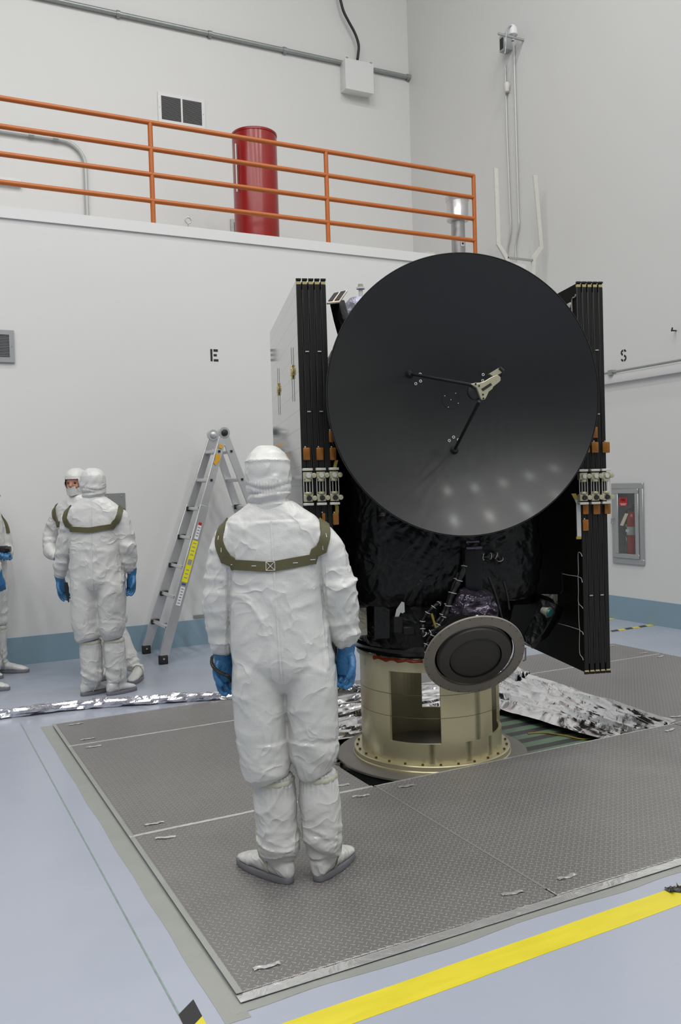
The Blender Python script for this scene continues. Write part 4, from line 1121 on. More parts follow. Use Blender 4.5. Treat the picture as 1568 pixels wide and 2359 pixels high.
# ---------------- folded solar wings
PY0_, PD, PHt = -.70, 1.60, 2.27
pz0 = .50
lx = [sl(682, 643, PY0_).x, sl(749, 643, PY0_).x]; rx = [sl(1328, 652, PY0_).x, sl(1387, 652, PY0_).x]
zlo, zhi = sl(1404, 1545, PY0_).z, sl(1386, 653, PY0_).z
print('wings', lx, rx, zlo, zhi)
def wing(x0, x1, side):
    pitch = (x1 - x0 + .010) / 5; th = pitch - .010
    panels = []
    for k in range(5):
        a_ = x0 + k * pitch
        pn = cb('solar_panel', MB().box(TL((a_, PY0_ + .006, zlo)), TL((a_ + th, PY0_ + PD, zhi))), M['panel_dark'], smooth=False)
        m = MB()
        m.box(TL((a_ - .0015, PY0_, zlo + .012)), TL((a_ + th + .0015, PY0_ + .006, zhi - .022)))
        cb('edge_frame', m.bevel(.003, 1), M['panel_edge'], pn)
        cb('edge_tip', MB().box(TL((a_, PY0_ + .001, zhi - .021)), TL((a_ + th, PY0_ + .02, zhi - .006))), M['gold'], pn, smooth=False)
        cb('edge_tip', MB().box(TL((a_, PY0_ + .001, zlo + .002)), TL((a_ + th, PY0_ + .02, zlo + .011))), M['gold'], pn, smooth=False)
        cb('edge_cap', MB().box(TL((a_ - .002, PY0_ - .002, zhi)), TL((a_ + th + .002, PY0_ + .012, zhi + .010))), M['panel_edge'], pn, smooth=False)
        cb('edge_cap', MB().box(TL((a_ - .002, PY0_ - .002, zlo - .012)), TL((a_ + th + .002, PY0_ + .012, zlo))), M['panel_edge'], pn, smooth=False)
        # thin wire bundle and clips in the gap beside the panel edge
        if k < 4:
            gx = a_ + th + .005
            cb('edge_wire', MB().tube([TL((gx + .0015 * math.sin(i * 1.1), PY0_ + .004, zlo + .05 + (zhi - zlo - .1) * i / 24)) for i in range(25)], .0018, 6), M['wire_dark'], pn)
        panels.append(pn)
        if k in (1, 3):
            for pyy in ((809, 944) if side < 0 else (808, 960, 1391)):
                zz = sl(1000, pyy, PY0_).z
                cb('wire_clip', MB().cbox(TL((a_ + th * .55, PY0_ - .003, zz)), (th * .8, .006, .006)), M['alu'], pn, smooth=False)
    return panels, pitch, th
LP, lp, lth = wing(lx[0], lx[1], -1)
RP, rp, rth = wing(rx[0], rx[1], 1)
# silvery outer sheet of the left wing with two cross fittings
cb('silver_face', MB().box(TL((lx[0] - .002, PY0_ + .004, zlo)), TL((lx[0], PY0_ + PD, zhi))), M['mirror'], LP[0], smooth=False)
for (px, py, s_) in ((672, 857, 1.0), (640, 897, 1.0)):
    q = TL(sx(px, py, lx[0] - .008))
    f_ = cb('cross_fitting', MB().cbox(q, (.014, .10, .020)).cbox(q, (.012, .030, .085)).cbox(q, (.018, .055, .045)).bevel(.004, 1), M['gold'], LP[0])
    cb('cover_rod', MB().cyl(q + V((0, 0, -.17)), q + V((0, 0, .14)), .002, 6), M['steel'], f_)
# hinges between the panel pairs: prototype plus copies
def hinge_at(c, w):
    h_ = cb('wing_hinge', MB().cbox(c + V((0, 0, .062)), (w * .85, .034, .040)).cyl(c + V((0, -.004, .043)), c + V((0, -.004, .028)), w * .36, 14).bevel(.003, 1), M['hinge'])
    cb('hinge_block', MB().cbox(c + V((0, 0, -.062)), (w * .85, .034, .040)).cyl(c + V((0, -.004, -.043)), c + V((0, -.004, -.028)), w * .36, 14).bevel(.003, 1), M['hinge'], h_)
    for s_ in (-1, 1):
        cb('hinge_plate', MB().cbox(c + V((0, -.003, s_ * .095)), (w * .95, .036, .014)).bevel(.002, 1), M['plate_white'], h_)
        cb('hinge_lug', MB().lathe([(0, .008), (.013, .008), (.015, 0), (0, 0)], Matrix.Translation(c + V((w * .05, -.019, s_ * .062))) @ Matrix.Rotation(PI / 2, 4, 'X'), 14), M['black'] if s_ < 0 else M['plate_white'], h_)
        cb('hinge_pin', MB().lathe([(0, -.006), (.014, -.006), (.014, .02), (0, .024)], Matrix.Translation(c + V((w * .56, -.004, s_ * .062))) @ Matrix.Rotation(PI / 2, 4, 'X'), 12), M['hinge'], h_)
    for dx in (-.42, -.15, .15, .42):
        cb('hinge_rod', MB().cyl(c + V((w * dx, -.012, -.045)), c + V((w * dx, -.012, .045)), .0022, 6), M['plate_white'], h_)
    return h_
zh = sl(1366, 1121, PY0_).z; zhl = sl(736, 1121, PY0_).z
h0 = hinge_at(TL((sl(709, 1121, PY0_ - .02).x, PY0_ - .022, zhl)), .058)
def hcopy(dx, dz_):
    c = h0.copy(); COL.objects.link(c); c.parent = sc; c.location = (dx, 0, dz_)
    for ch in h0.children:
        d = ch.copy(); COL.objects.link(d); d.parent = c
bx = sl(709, 1121, PY0_ - .02).x
for px, zz in ((739, zhl), (769, zhl), (1341, zh), (1368, zh), (1393, zh)):
    hcopy(sl(px, 1121, PY0_ - .02).x - bx, zz - zhl)
# orange film wraps
for (x0, x1, y0, y1) in ((698, 715, 1031, 1060), (728, 746, 1031, 1060), (759, 775, 1031, 1060), (757, 769, 992, 1019), (741, 750, 1182, 1200), (766, 781, 1182, 1209),
                         (1362, 1379, 1018, 1043), (1387, 1405, 1018, 1043), (1342, 1359, 1018, 1043), (1365, 1377, 983, 1009), (1342, 1356, 1160, 1185), (1366, 1383, 1160, 1185), (1392, 1407, 1159, 1184), (1342, 1356, 1197, 1223)):
    a_, b_ = sl(x0, y0, PY0_ - .012), sl(x1, y1, PY0_ - .012)
    k_ = cb('film_wrap', MB().box(TL((a_.x, PY0_ - .014, b_.z)), TL((b_.x, PY0_ - .001, a_.z))).bevel(.006, 2), M['kapton'])
    cb('wrap_tie', MB().cbox(TL(((a_.x + b_.x) / 2 - .008, PY0_ - .010, a_.z + .004)), (.006, .006, .006)), M['tie'], k_)
# flat harness strips
def strip(pts, w, y, m, name, par=sc, x=None):
    P_ = [TL(sl(px, py, y)) for px, py in pts]
    mb = MB(); rows = []
    for i, p in enumerate(P_):
        rows.append([mb.bm.verts.new(p + V((s_ * w / 2, b_, 0))) for s_, b_ in ((-1, 0), (1, 0), (1, .006), (-1, .006))])
    for a_, b_ in zip(rows, rows[1:]):
        for k in range(4): mb.bm.faces.new((a_[k], a_[(k + 1) % 4], b_[(k + 1) % 4], b_[k]))
    mb.bm.faces.new(rows[0]); mb.bm.faces.new(rows[-1][::-1])
    return cb(name, mb, m, par, smooth=False)
strip([(1321, 1137), (1328, 1150), (1332, 1160), (1334, 1238)], .026, PY0_ - .004, M['conduit'], 'harness_strip')
strip([(1321, 1137), (1328, 1150)], .028, PY0_ - .007, M['yellowcable'], 'harness_strip')
strip([(1333, 1236), (1333, 1242)], .03, PY0_ - .007, M['yellowcable'], 'harness_strip')
strip([(771, 1158), (776, 1166), (776, 1184)], .020, PY0_ - .006, M['yellowcable'], 'harness_strip')
strip([(775, 1060), (772, 1072), (770, 1085)], .018, PY0_ - .006, M['yellowcable'], 'harness_strip')
# white wires on the inner face of the right wing
xw = rx[0] - .004
def wire(pts, r=.0022, m='knit', x=xw):
    P_ = [TL(sx(px, py, x)) for px, py in pts]
    return cb('face_wire', MB().tube(smooth_path(P_, 4), r, 6), M[m], RP[0])
wire([(1340, 1282), (1338, 1276), (1333, 1272), (1331, 1280), (1332, 1318), (1331, 1328), (1338, 1332), (1341, 1342)])
wire([(1292, 1321), (1310, 1325), (1331, 1328)])
wire([(1331, 1328), (1332, 1360), (1332, 1388), (1340, 1398), (1342, 1402)])
wire([(1332, 1388), (1333, 1430), (1335, 1451), (1341, 1456), (1343, 1462)])
wire([(1285, 1436), (1310, 1443), (1335, 1451)])
wire([(1335, 1451), (1334, 1480), (1335, 1505), (1341, 1515), (1343, 1521)])
wire([(1325, 678), (1324, 684), (1317, 690), (1317, 720)], .004)
cb('face_fitting', MB().cbox(TL(sx(1310, 705, xw)), (.01, .05, .035)).bevel(.004, 1), M['conduit'], RP[0])

# ---------------- items beside the dish at upper left: sensor on a black boom, antenna post on a lilac mount
def ql(px, py, y): return TL(sl(px, py, y))
y_ = -.45
a_, b_ = ql(775, 690, y_), ql(800, 765, y_)
st = cb('sensor_boom', MB().tube([ql(776, 694, y_), ql(786, 735, y_), ql(797, 775, y_), ql(812, 830, y_)], .045, 4, rs=[(.048, .04), (.05, .045), (.05, .05), (.05, .05)]).bevel(.008, 2), M['mli'])
pl = [ql(752, 702, y_ - .06), ql(782, 699, y_ - .06), ql(800, 673, y_ + .10), ql(768, 680, y_ + .10)]
n_ = (pl[1] - pl[0]).cross(pl[3] - pl[0]).normalized(); n_ = n_ if n_.z > 0 else -n_
cb('sensor_plate', MB().faces(pl + [p + n_ * .012 for p in pl], [(3, 2, 1, 0), (4, 5, 6, 7), (0, 1, 5, 4), (1, 2, 6, 5), (2, 3, 7, 6), (3, 0, 4, 7)]).bevel(.002, 1), M['paper'], st)
for u0, u1 in ((.08, .42), (.56, .92)):
    q = [pl[0].lerp(pl[1], u).lerp(pl[3].lerp(pl[2], u), v) + n_ * .0135 for u, v in ((u0, .08), (u1, .08), (u1, .92), (u0, .92))]
    cb('sensor_cell', MB().faces(q + [p + n_ * .003 for p in q], [(3, 2, 1, 0), (4, 5, 6, 7), (0, 1, 5, 4), (1, 2, 6, 5), (2, 3, 7, 6), (3, 0, 4, 7)]), M['black'], st, smooth=False)
y_ = -.25
a_ = ql(831, 655, y_); b_ = ql(831, 690, y_)
mt = cb('post_mount', MB().loft([((ql(822, 740, y_).x, y_, ql(822, 740, y_).z), .10, .09), ((ql(822, 700, y_).x, y_, ql(822, 700, y_).z), .075, .07), ((ql(824, 687, y_).x, y_, ql(824, 687, y_).z), .05, .05)], 10), M['lilac'], smooth=False)
m4 = Matrix.Translation(b_)
hh = a_.z - b_.z
cb('antenna_post', MB().lathe([(.013, -.03), (.013, hh * .66), (.026, hh * .68), (.026, hh * .80), (.013, hh * .82), (.013, hh * .9), (0, hh * .9)], m4, 20), M['white'], mt)
cb('post_cap', MB().lathe([(.016, hh * .86), (.016, hh), (0, hh)], m4, 16), M['hinge'], mt)

# ---------------- lower front: bracket column, gimbal film and ion thruster
y_ = BF - .10
c0, c1 = ql(1070, 1264, y_), ql(1112, 1362, y_)
br = cb('thruster_bracket', MB().box((c0.x, y_, c1.z), (c1.x, y_ + .14, c0.z)).bevel(.006, 2), M['bracket'])
cb('bracket_cap', MB().cbox(ql(1091, 1262, y_ - .005), (.10, .03, .02)).cbox(ql(1086, 1248, y_ + .02), (.085, .05, .016)).bevel(.004, 1), M['mli_purple'], br)
mb = MB().loft([(ql(1095, 1432, y_), .135, .10), (ql(1093, 1405, y_), .125, .10), (ql(1090, 1378, y_), .095, .08), (ql(1089, 1362, y_), .06, .05)], 36)
bm = remesh(mb, 'g', .009, 1); bm.normal_update()
for v_ in bm.verts:
    p = v_.co; v_.co = p + v_.normal * (.020 * ridged(p * 11 + V((3, 1, 0))) + .010 * ridged(p * 27))
mb = MB(); mb.bm.free(); mb.bm = bm
cb('gimbal_film', mb, M['mli_purple'], smooth=False)
TY = BF - .20
tc_ = sl(1093, 1511, TY)
d_w = ray(1093, 1511).normalized()
up_w = CR @ V((0, 1, 0)); rt_w = CR @ V((1, 0, 0))
dirw = (rt_w * .34 - up_w * .94); dirw = (dirw - d_w * dirw.dot(d_w)).normalized()
nw = (-d_w) * math.cos(math.radians(46)) + dirw * math.sin(math.radians(46))
nl = V((nw.dot(SV), nw.dot(SU), nw.z)).normalized()
TM = Matrix.Translation(TL(tc_)) @ nl.to_track_quat('Z', 'Y').to_matrix().to_4x4()
dist = (SO + SV * tc_.x + SU * tc_.y + V((0, 0, tc_.z)) - CP).length
TR = 117 / FPX * dist * .985
print('thruster', tc_, TR)
th_ = cb('ion_thruster', MB().lathe([(TR * .60, .020), (TR * .71, .012), (TR * .745, -.01), (TR * .70, -.10), (TR * .55, -.22), (TR * .25, -.25), (0, -.25)], TM, 96), M['gridrim'])
cb('mask_ring', MB().lathe([(TR * .80, .004), (TR * .995, 0), (TR, -.004), (TR, -.010), (TR * .79, -.010), (TR * .79, 0)], TM, 128, close=True), M['ringgrey'], th_)
cb('inner_ring', MB().lathe([(TR * .72, .008), (TR * .60, .022), (TR * .52, .024), (TR * .52, -.0), (TR * .72, -.0)], TM, 96, close=True), M['gridrim'], th_)
cb('accelerator_grid', MB().lathe([(0, .034), (TR * .2, .032), (TR * .38, .026), (TR * .50, .015), (TR * .50, 0), (0, 0)], TM, 96), M['grid'], th_)
mb = MB()
for k in range(56):
    a_ = 2 * PI * k / 56
    if k % 2 == 0: mb.cyl(TM @ V((TR * .96 * math.cos(a_), TR * .96 * math.sin(a_), .0015)), TM @ V((TR * .96 * math.cos(a_), TR * .96 * math.sin(a_), .003)), .003, 6)
cb('ring_rivets', mb, M['gridrim'], th_)
a_ = ql(1098, 1418, TY - .06); b_ = ql(1101, 1452, TY - .10)
cb('neutraliser_tube', MB().cyl(a_, b_, .012, 12), M['steel'], th_)
cb('neutraliser_block', MB().cbox(ql(1095, 1440, TY - .03), (.09, .05, .05)).bevel(.006, 1), M['redwrap'], th_)
# outer shroud behind the ring
cb('thruster_shroud', MB().lathe([(TR * .78, -.02), (TR * .80, -.06), (TR * .66, -.20), (TR * .60, -.20), (TR * .74, -.05)], TM, 64, close=True), M['blackgloss'], th_)

# cable looms with white ties
def loom(pts, r, yy, ties=True, m='cable'):
    P_ = smooth_path([ql(px, py, yy + dy) for px, py, dy in pts], 6)
    c = cb('cable_loom', MB().tube(P_, r, 10, rs=[r * (1 + .15 * math.sin(i * 1.3)) for i in range(len(P_))]), M[m])
    if ties:
        for i in range(3, len(P_) - 2, 6):
            t_ = (P_[i + 1] - P_[i - 1]).normalized(); q = t_.to_track_quat('Z', 'Y').to_matrix().to_4x4()
            cb('cable_tie', MB().tube([Matrix.Translation(P_[i]) @ q @ V(((r + .003) * math.cos(2 * PI * k / 14), (r + .003) * math.sin(2 * PI * k / 14), .004 * math.sin(2 * PI * k / 14))) for k in range(14)], .0026, 6, closed=True), M['tie'], c)
    return c
yl = BF - .09
loom([(1075, 1292, .02), (1064, 1322, 0), (1050, 1352, 0), (1038, 1380, 0), (1030, 1410, 0), (1020, 1432, 0), (1004, 1450, 0), (986, 1474, .02), (984, 1500, .06)], .017, yl)
loom([(1056, 1320, .03), (1044, 1350, .02), (1034, 1378, .02), (1024, 1404, .02), (1012, 1426, .02), (996, 1444, .02)], .012, yl)
loom([(1108, 1284, .02), (1122, 1282, 0), (1136, 1280, 0), (1148, 1282, 0), (1153, 1294, .04)], .015, yl)
loom([(1016, 1388, .03), (1004, 1394, .02), (992, 1404, .02), (978, 1420, .03), (970, 1440, .04)], .011, yl)
loom([(974, 1440, .02), (974, 1458, 0), (984, 1462, 0), (998, 1452, 0), (1012, 1456, 0)], .011, yl)
loom([(986, 1480, .02), (978, 1492, .01), (990, 1506, .02), (1002, 1490, .02)], .010, yl)
loom([(1126, 1330, .02), (1136, 1356, .01), (1146, 1388, .01), (1152, 1412, .01), (1158, 1440, .03)], .010, yl, ties=False)
loom([(1160, 1340, .03), (1168, 1372, .02), (1172, 1404, .03)], .008, yl, ties=False)
cb('yellow_lead', MB().tube([ql(994, 1414, yl - .01), ql(999, 1432, yl - .01), ql(1004, 1446, yl - .01)], .007, 8), M['yellowcable'])
# small bright film scraps and blocks on the lower front
def scrap(pts, yy, m, name='film_patch', th=.004):
    P_ = [ql(px, py, yy) for px, py in pts]; n_ = len(P_)
    return cb(name, MB().faces(P_ + [p + V((0, th, 0)) for p in P_], [tuple(range(n_)), tuple(range(2 * n_ - 1, n_ - 1, -1))] + [(i, (i + 1) % n_, n_ + (i + 1) % n_, n_ + i) for i in range(n_)]), M[m], smooth=False)
scrap([(925, 1386), (931, 1388), (932, 1410), (927, 1413), (922, 1411), (917, 1424), (908, 1427), (913, 1404)], BF - .055, 'conduit')
scrap([(862, 1398), (884, 1398), (897, 1404), (897, 1470), (862, 1472)], BF - .03, 'mli', 'black_cover')
cb('side_panel', MB().box(ql(816, 1466, -.30), ql(845, 1398, -.30) + V((0, .05, 0))).bevel(.004, 1), M['foilpatch'])
cb('connector_block', MB().cbox(ql(940, 1452, BF - .06), (.07, .05, .05)).bevel(.006, 1).cbox(ql(915, 1438, BF - .05), (.05, .04, .09)), M['bracket'])
# lower right: black housing, film corner and teal capped attitude jet
yj = -.42
hs = cb('jet_housing', MB().tube([ql(1272, 1388, yj), ql(1262, 1415, yj), ql(1240, 1452, yj), ql(1214, 1484, yj)], .08, 4, rs=[(.085, .07), (.085, .08), (.075, .08), (.05, .06)]).bevel(.006, 1), M['mli'])
jn = (ql(1271, 1410, yj - .12) - ql(1249, 1405, yj - .09)).normalized()
q0, q1 = ql(1248, 1405, yj - .10), ql(1264, 1411, yj - .14)
cb('jet_nozzle', MB().cyl(q0, q1, .018, 20, .030), M['plate_white'], hs)
cb('jet_cap', MB().cyl(q1, q1 + (q1 - q0) * .25, .027, 20, .024), M['teal'], hs)
cb('jet_cap_ring', MB().cyl(q1 - (q1 - q0) * .08, q1, .033, 20, .033), M['hinge'], hs)
scrap([(1245, 1369), (1284, 1369), (1284, 1381), (1283, 1398), (1275, 1382), (1262, 1374)], yj + .06, 'foilpatch')
scrap([(1280, 1385), (1284, 1384), (1283, 1436), (1279, 1432)], yj + .06, 'foilpatch')
scrap([(1268, 1444), (1258, 1461), (1263, 1462)], yj + .02, 'plate_white')
cb('edge_lead', MB().tube([ql(1293, 1318, yj), ql(1294, 1345, yj), ql(1296, 1360, yj), ql(1290, 1368, yj)], .005, 6), M['cable'])
# wing hold-down arms between body and wings (seen in shadow)
for s_, xx in ((-1, lx[1]), (1, rx[0])):
    for z in (.85, 1.5, 2.2):
        x0 = -.55 if s_ < 0 else .55
        a_, b_ = sorted((x0, xx))
        cb('wing_hold_down', MB().box(TL((a_, .1, z - .04)), TL((b_, .22, z + .04))), M['bracket'])
# small drain line under the body at right
cb('drain_line', MB().tube([ql(1210, 1492, .1), ql(1210, 1520, .1), ql(1204, 1523, .1)], .006, 8), M['steel'])
# ------------------------------------------------------------------ people; local frame: x right as seen from behind, y forward, z up
def rot(v, a): return V((v.x * math.cos(a) - v.y * math.sin(a), v.x * math.sin(a) + v.y * math.cos(a), v.z))

def limb(mb, pts, seg=24):
    """pts: (x, y, z, rx, ry) closed tapering tube, circular-ish rings square to the path"""
    P_ = smooth_path([V(p[:3]) for p in pts], 5)
    R_ = smooth_path([V((p[3], p[4] if len(p) > 4 else p[3], 0)) for p in pts], 5)
    mb.tube(P_, .05, seg, rs=[(r.x, r.y) for r in R_])
    return mb

def folds(p, seed, sc=1.0):
    q = V((p.x * 3.2 * sc + seed, p.y * 3.2 * sc, p.z * 3.6 * sc))
    w = V((noise.noise(q * .5 + V((7, 0, 0))), noise.noise(q * .5 + V((0, 9, 0))), noise.noise(q * .5)))
    q = q + w * 1.1
    a = 1 - 2 * abs(noise.noise(q)); b = 1 - 2 * abs(noise.noise(q * 2.1 + V((3, 3, 3))))
    e1 = math.exp(-11 * abs(noise.noise(q * .9 + V((1, 5, 2))))); e2 = math.exp(-10 * abs(noise.noise(q * 1.9 + V((8, 1, 2)))))
    k = min(1, max(0, .5 + 2.2 * noise.noise(V((p.x * 5 + seed, p.y * 4, p.z * 4 + 11)))))
    return .42 * a + .10 * b + k * (.85 * e1 + .38 * e2) - .25

def hand(name, parent, wrist, down, palm, side, s=1.0, vox=.004, curl=1.0):
    """gloved hand: palm block, four unequal bent fingers and a thumb leaving the palm's side.
    down: direction of the fingers, palm: direction the palm faces, side = +1/-1 where the thumb is along down x palm"""
    z = V(down).normalized(); n_ = V(palm).normalized(); n_ = (n_ - z * n_.dot(z)).normalized(); x = z.cross(n_) * side
    W = V(wrist)
    mb = MB()
    def pt(a, b, c): return W + (x * a + n_ * b + z * c) * s
    def chain(ps, rs, seg=12):
        P_ = smooth_path([pt(*p) for p in ps], 4); R_ = smooth_path([V((r, 0, 0)) for r in rs], 4)
        mb.tube(P_, .01, seg, rs=[r.x * s for r in R_])
    # cuff and palm
    def ring(c, ra, rb, k=20): return [pt(c[0] + ra * math.cos(2 * PI * i / k), c[1] + rb * math.sin(2 * PI * i / k), c[2]) for i in range(k)]
    rings = [ring((0, 0, -.035), .037, .034), ring((0, 0, 0), .034, .029), ring((0, 0, .02), .034, .024), ring((0, .002, .05), .043, .022), ring((0, .003, .08), .046, .020), ring((0, .006, .098), .042, .016)]
    rv = [[mb.bm.verts.new(p) for p in r] for r in rings]
    for a_, b_ in zip(rv, rv[1:]):
        for k in range(20): mb.bm.faces.new((a_[k], a_[(k + 1) % 20], b_[(k + 1) % 20], b_[k]))
    mb.bm.faces.new(rv[0][::-1]); mb.bm.faces.new(rv[-1])
    for i, (fx, ln, cu) in enumerate(((.031, .070, .75), (.0105, .079, .9), (-.0105, .073, 1.0), (-.030, .058, 1.1))):
        a1, a2, a3 = .45 * cu * curl, 1.25 * cu * curl, 1.9 * cu * curl
        l1, l2, l3 = ln * .42, ln * .32, ln * .26
        p0 = V((fx, .002, .078)); p1 = p0 + V((fx * .10, 0, .018))
        k1 = p1 + V((0, math.sin(a1) * l1, math.cos(a1) * l1)); k2 = k1 + V((0, math.sin(a2) * l2, math.cos(a2) * l2)); k3 = k2 + V((0, math.sin(a3) * l3, math.cos(a3) * l3))
        chain([p0, p1, k1, k2, k3], [.0105, .0108, .0098, .0090, .0066])
    chain([(.026, .004, .028), (.043, .016, .046), (.052, .028, .068), (.048, .038, .088), (.042, .044, .100)], [.015, .0135, .0115, .0105, .0075])
    bm = remesh(mb, name, vox, 2)
    for v_ in bm.verts:
        v_.co += v_.normal * .0016 * noise.noise(v_.co * 90)
    mb = MB(); mb.bm.free(); mb.bm = bm
    return mb.build(name, M['blueglove'], parent)

def person(name, label, loc, yaw, spec, vox=.008, hands=True, gv=.004):
    """spec: torso, legs, arms, head etc. in local metres"""
    t = thing(name, label, 'person', loc, yaw, spec.get('group'))
    seed = spec.get('seed', 0.0)
    # ---- coverall: torso, arms and legs fused into one continuous suit
    mb = MB()
    mb.loft([((cx, cy, z), rx, ry) for z, cx, cy, rx, ry in spec['torso']][::-1], 40, 2.25)
    for k in ('leg_l', 'leg_r', 'arm_l', 'arm_r'): limb(mb, spec[k])
    bm = remesh(mb, 'suit', vox, 4)
    amp = spec.get('amp', 1.0)
    bm.normal_update()
    suit_bvh = BVHTree.FromBMesh(bm)
    zk = spec['leg_l'][-1][2]
    for v_ in bm.verts:
        p = v_.co
        arm = min(1, max(0, (abs(p.x - spec['torso'][5][1]) - spec['torso'][5][3] * .98) / .03)) if p.z > .9 else 0
        a_ = .0098 + .007 * arm * (1 + (p.z < 1.25))
        if p.z < .62: a_ = .008
        if p.z > 1.5: a_ = .003
        f_ = folds(p, seed, 1.0 + .7 * arm)
        if arm > .3: f_ = .8 * f_ + .8 * (1 - 2.2 * abs(noise.noise(V((p.x * 4 + p.z * 3 + seed, p.y * 5, p.z * 15))))) * (0.6 if 1.0 < p.z < 1.3 else .2)
        hem = 0
        if p.z < zk + .16:      # trousers bloused over the boot covers: soft diagonal swags
            hem = .012 * (1 - 2.4 * abs(noise.noise(V((p.x * 3.5 + seed, p.y * 3.5 + p.z * 2, p.z * 11 + p.x * 5)))))
        v_.co = p + v_.normal * (amp * (a_ * f_ + hem * .6))
    bmesh.ops.smooth_vert(bm, verts=bm.verts[:], factor=0.35, use_axis_x=True, use_axis_y=True, use_axis_z=True)
    bm.normal_update()
    mb = MB(); mb.bm.free(); mb.bm = bm
    suit = mb.build('coverall', M['suit'], t)
    # ---- knit cuffs
    for k in ('arm_l', 'arm_r'):
        q = spec[k][-1]; q0 = spec[k][-2]
        d_ = (V(q[:3]) - V(q0[:3])).normalized()
        a_ = V(q[:3]) - d_ * .03
        MB().tube([a_, a_ + d_ * .03, a_ + d_ * .038], .034, 20, rs=[(.036, .034), (.036, .034), (.033, .030)]).build('knit_cuff', M['knit'], t)
    # ---- hood with collar skirt
    hx, hy, hz, hw = spec['head']      # centre x, y, crown height, half width
    turn = spec.get('turn', 0.0)
    mb = MB()
    H = [(0, .030, .030), (.010, .050, .055), (.030, .074, .084), (.055, .088, .100), (.075, .093, .107), (.10, .0955, .111), (.135, .096, .111), (.165, .093, .106), (.195, .087, .098), (.220, .083, .092), (.245, .084, .090), (.268, .088, .092)]
    kx = hw / .096
    mb.loft([((0, (-.012 if dz_ > .15 else 0), -dz_), rx * kx, ry) for dz_, rx, ry in H][::-1], 40, 2.15)
    bm = remesh(mb, 'hood', max(vox * .75, .006), 2)
    for v_ in bm.verts:
        p = v_.co.copy(); dz_ = -p.z
        f_ = .0035 * folds(p * 1.6, seed + 4, 1.4)
        if dz_ > .12: f_ = .0075 * folds(p * 1.1, seed + 9, 1.6)
        # seam ridge round the crown and the elastic gather at the nape
        f_ += (.0055 if vox < .010 else .0018) * math.exp(-((dz_ - .066 - .10 * p.y * .4) / .006) ** 2)
        if p.y < .02:
            zg = .166 + .012 * math.cos(p.x * 26)
            f_ -= .0065 * math.exp(-((dz_ - zg) / .007) ** 2)
            if abs(dz_ - zg) < .028: f_ += .0022 * math.sin(math.atan2(p.y, p.x) * 60)
            if .19 < dz_ < .24: f_ += .006 * math.sin(dz_ * 130 + p.x * 20)
        v_.co = p + v_.normal * f_
    # face opening
    fz0, fz1 = -.118, -.170
    dele = [f for f in bm.faces if f.calc_center_median().y > .05 and abs(f.calc_center_median().x) < .062 and -.170 < f.calc_center_median().z < -.096]
    bmesh.ops.delete(bm, geom=dele, context='FACES')
    Rm = Matrix.Translation((hx, hy, hz)) @ Matrix.Rotation(turn, 4, 'Z') @ Matrix.Rotation(spec.get('nod', 0), 4, 'X')
    bmesh.ops.transform(bm, matrix=Rm, verts=bm.verts[:])
    bm.normal_update()
    mb = MB(); mb.bm.free(); mb.bm = bm
    hood = mb.build('hood', M['suit'], t)
    # ---- head inside the hood
    mb = MB()
    mb.loft([((0, .009, -dz_), rx * kx, ry) for dz_, rx, ry in ((.03, .03, .03), (.05, .060, .072), (.08, .074, .090), (.115, .084, .094), (.15, .080, .092), (.185, .066, .086), (.215, .050, .066), (.26, .045, .05))][::-1], 32)
    mb.tube([(0, .088, -.112), (0, .104, -.140), (0, .113, -.156), (0, .100, -.166)], .01, 10, rs=[.008, .010, .014, .011])      # nose
    mb.tube([(-.045, .080, -.108), (-.02, .093, -.110), (0, .093, -.113), (.02, .093, -.110), (.045, .080, -.108)], .008, 8)      # brow
    for s_ in (-1, 1): mb.tube([(s_ * .045, .070, -.150), (s_ * .038, .078, -.160), (s_ * .03, .08, -.172)], .016, 8)
    bm = remesh(mb, 'head', .005, 3)
    for v_ in bm.verts:
        for s_ in (-1, 1):
            d_ = (V((v_.co.x - s_ * .030, 0, v_.co.z + .128))).length
            if v_.co.y > .06 and d_ < .018: v_.co.y -= .007 * (1 - d_ / .018)
    bmesh.ops.transform(bm, matrix=Rm, verts=bm.verts[:]); bm.normal_update()
    mb = MB(); mb.bm.free(); mb.bm = bm
    head = mb.build('head', M['skin'], t)
    for s_ in (-1, 1):
        MB().lathe([(0, .011), (.006, .009), (.010, .004), (.011, 0), (.008, -.006), (0, -.008)], Rm @ Matrix.Translation((s_ * .030, .0855, -.129)) @ Matrix.Rotation(-PI / 2, 4, 'X'), 16).build('eye', M['eye'], head)
    # face veil below the opening
    mb = MB(); mb.grid(16, 8, lambda u, v: Rm @ V(((u - .5) * .15, .112 - .32 * (u - .5) ** 2 * (1 if True else 0) * 1.0 - .012 * v, -.160 - .075 * v + .006 * math.sin(u * 9))))
    geom = bmesh.ops.extrude_face_region(mb.bm, geom=mb.bm.faces[:])
    for v_ in [g for g in geom['geom'] if isinstance(g, bmesh.types.BMVert)]: v_.co += Rm.to_3x3() @ V((0, -.006, 0))
    mb.build('face_veil', M['suit'], t)
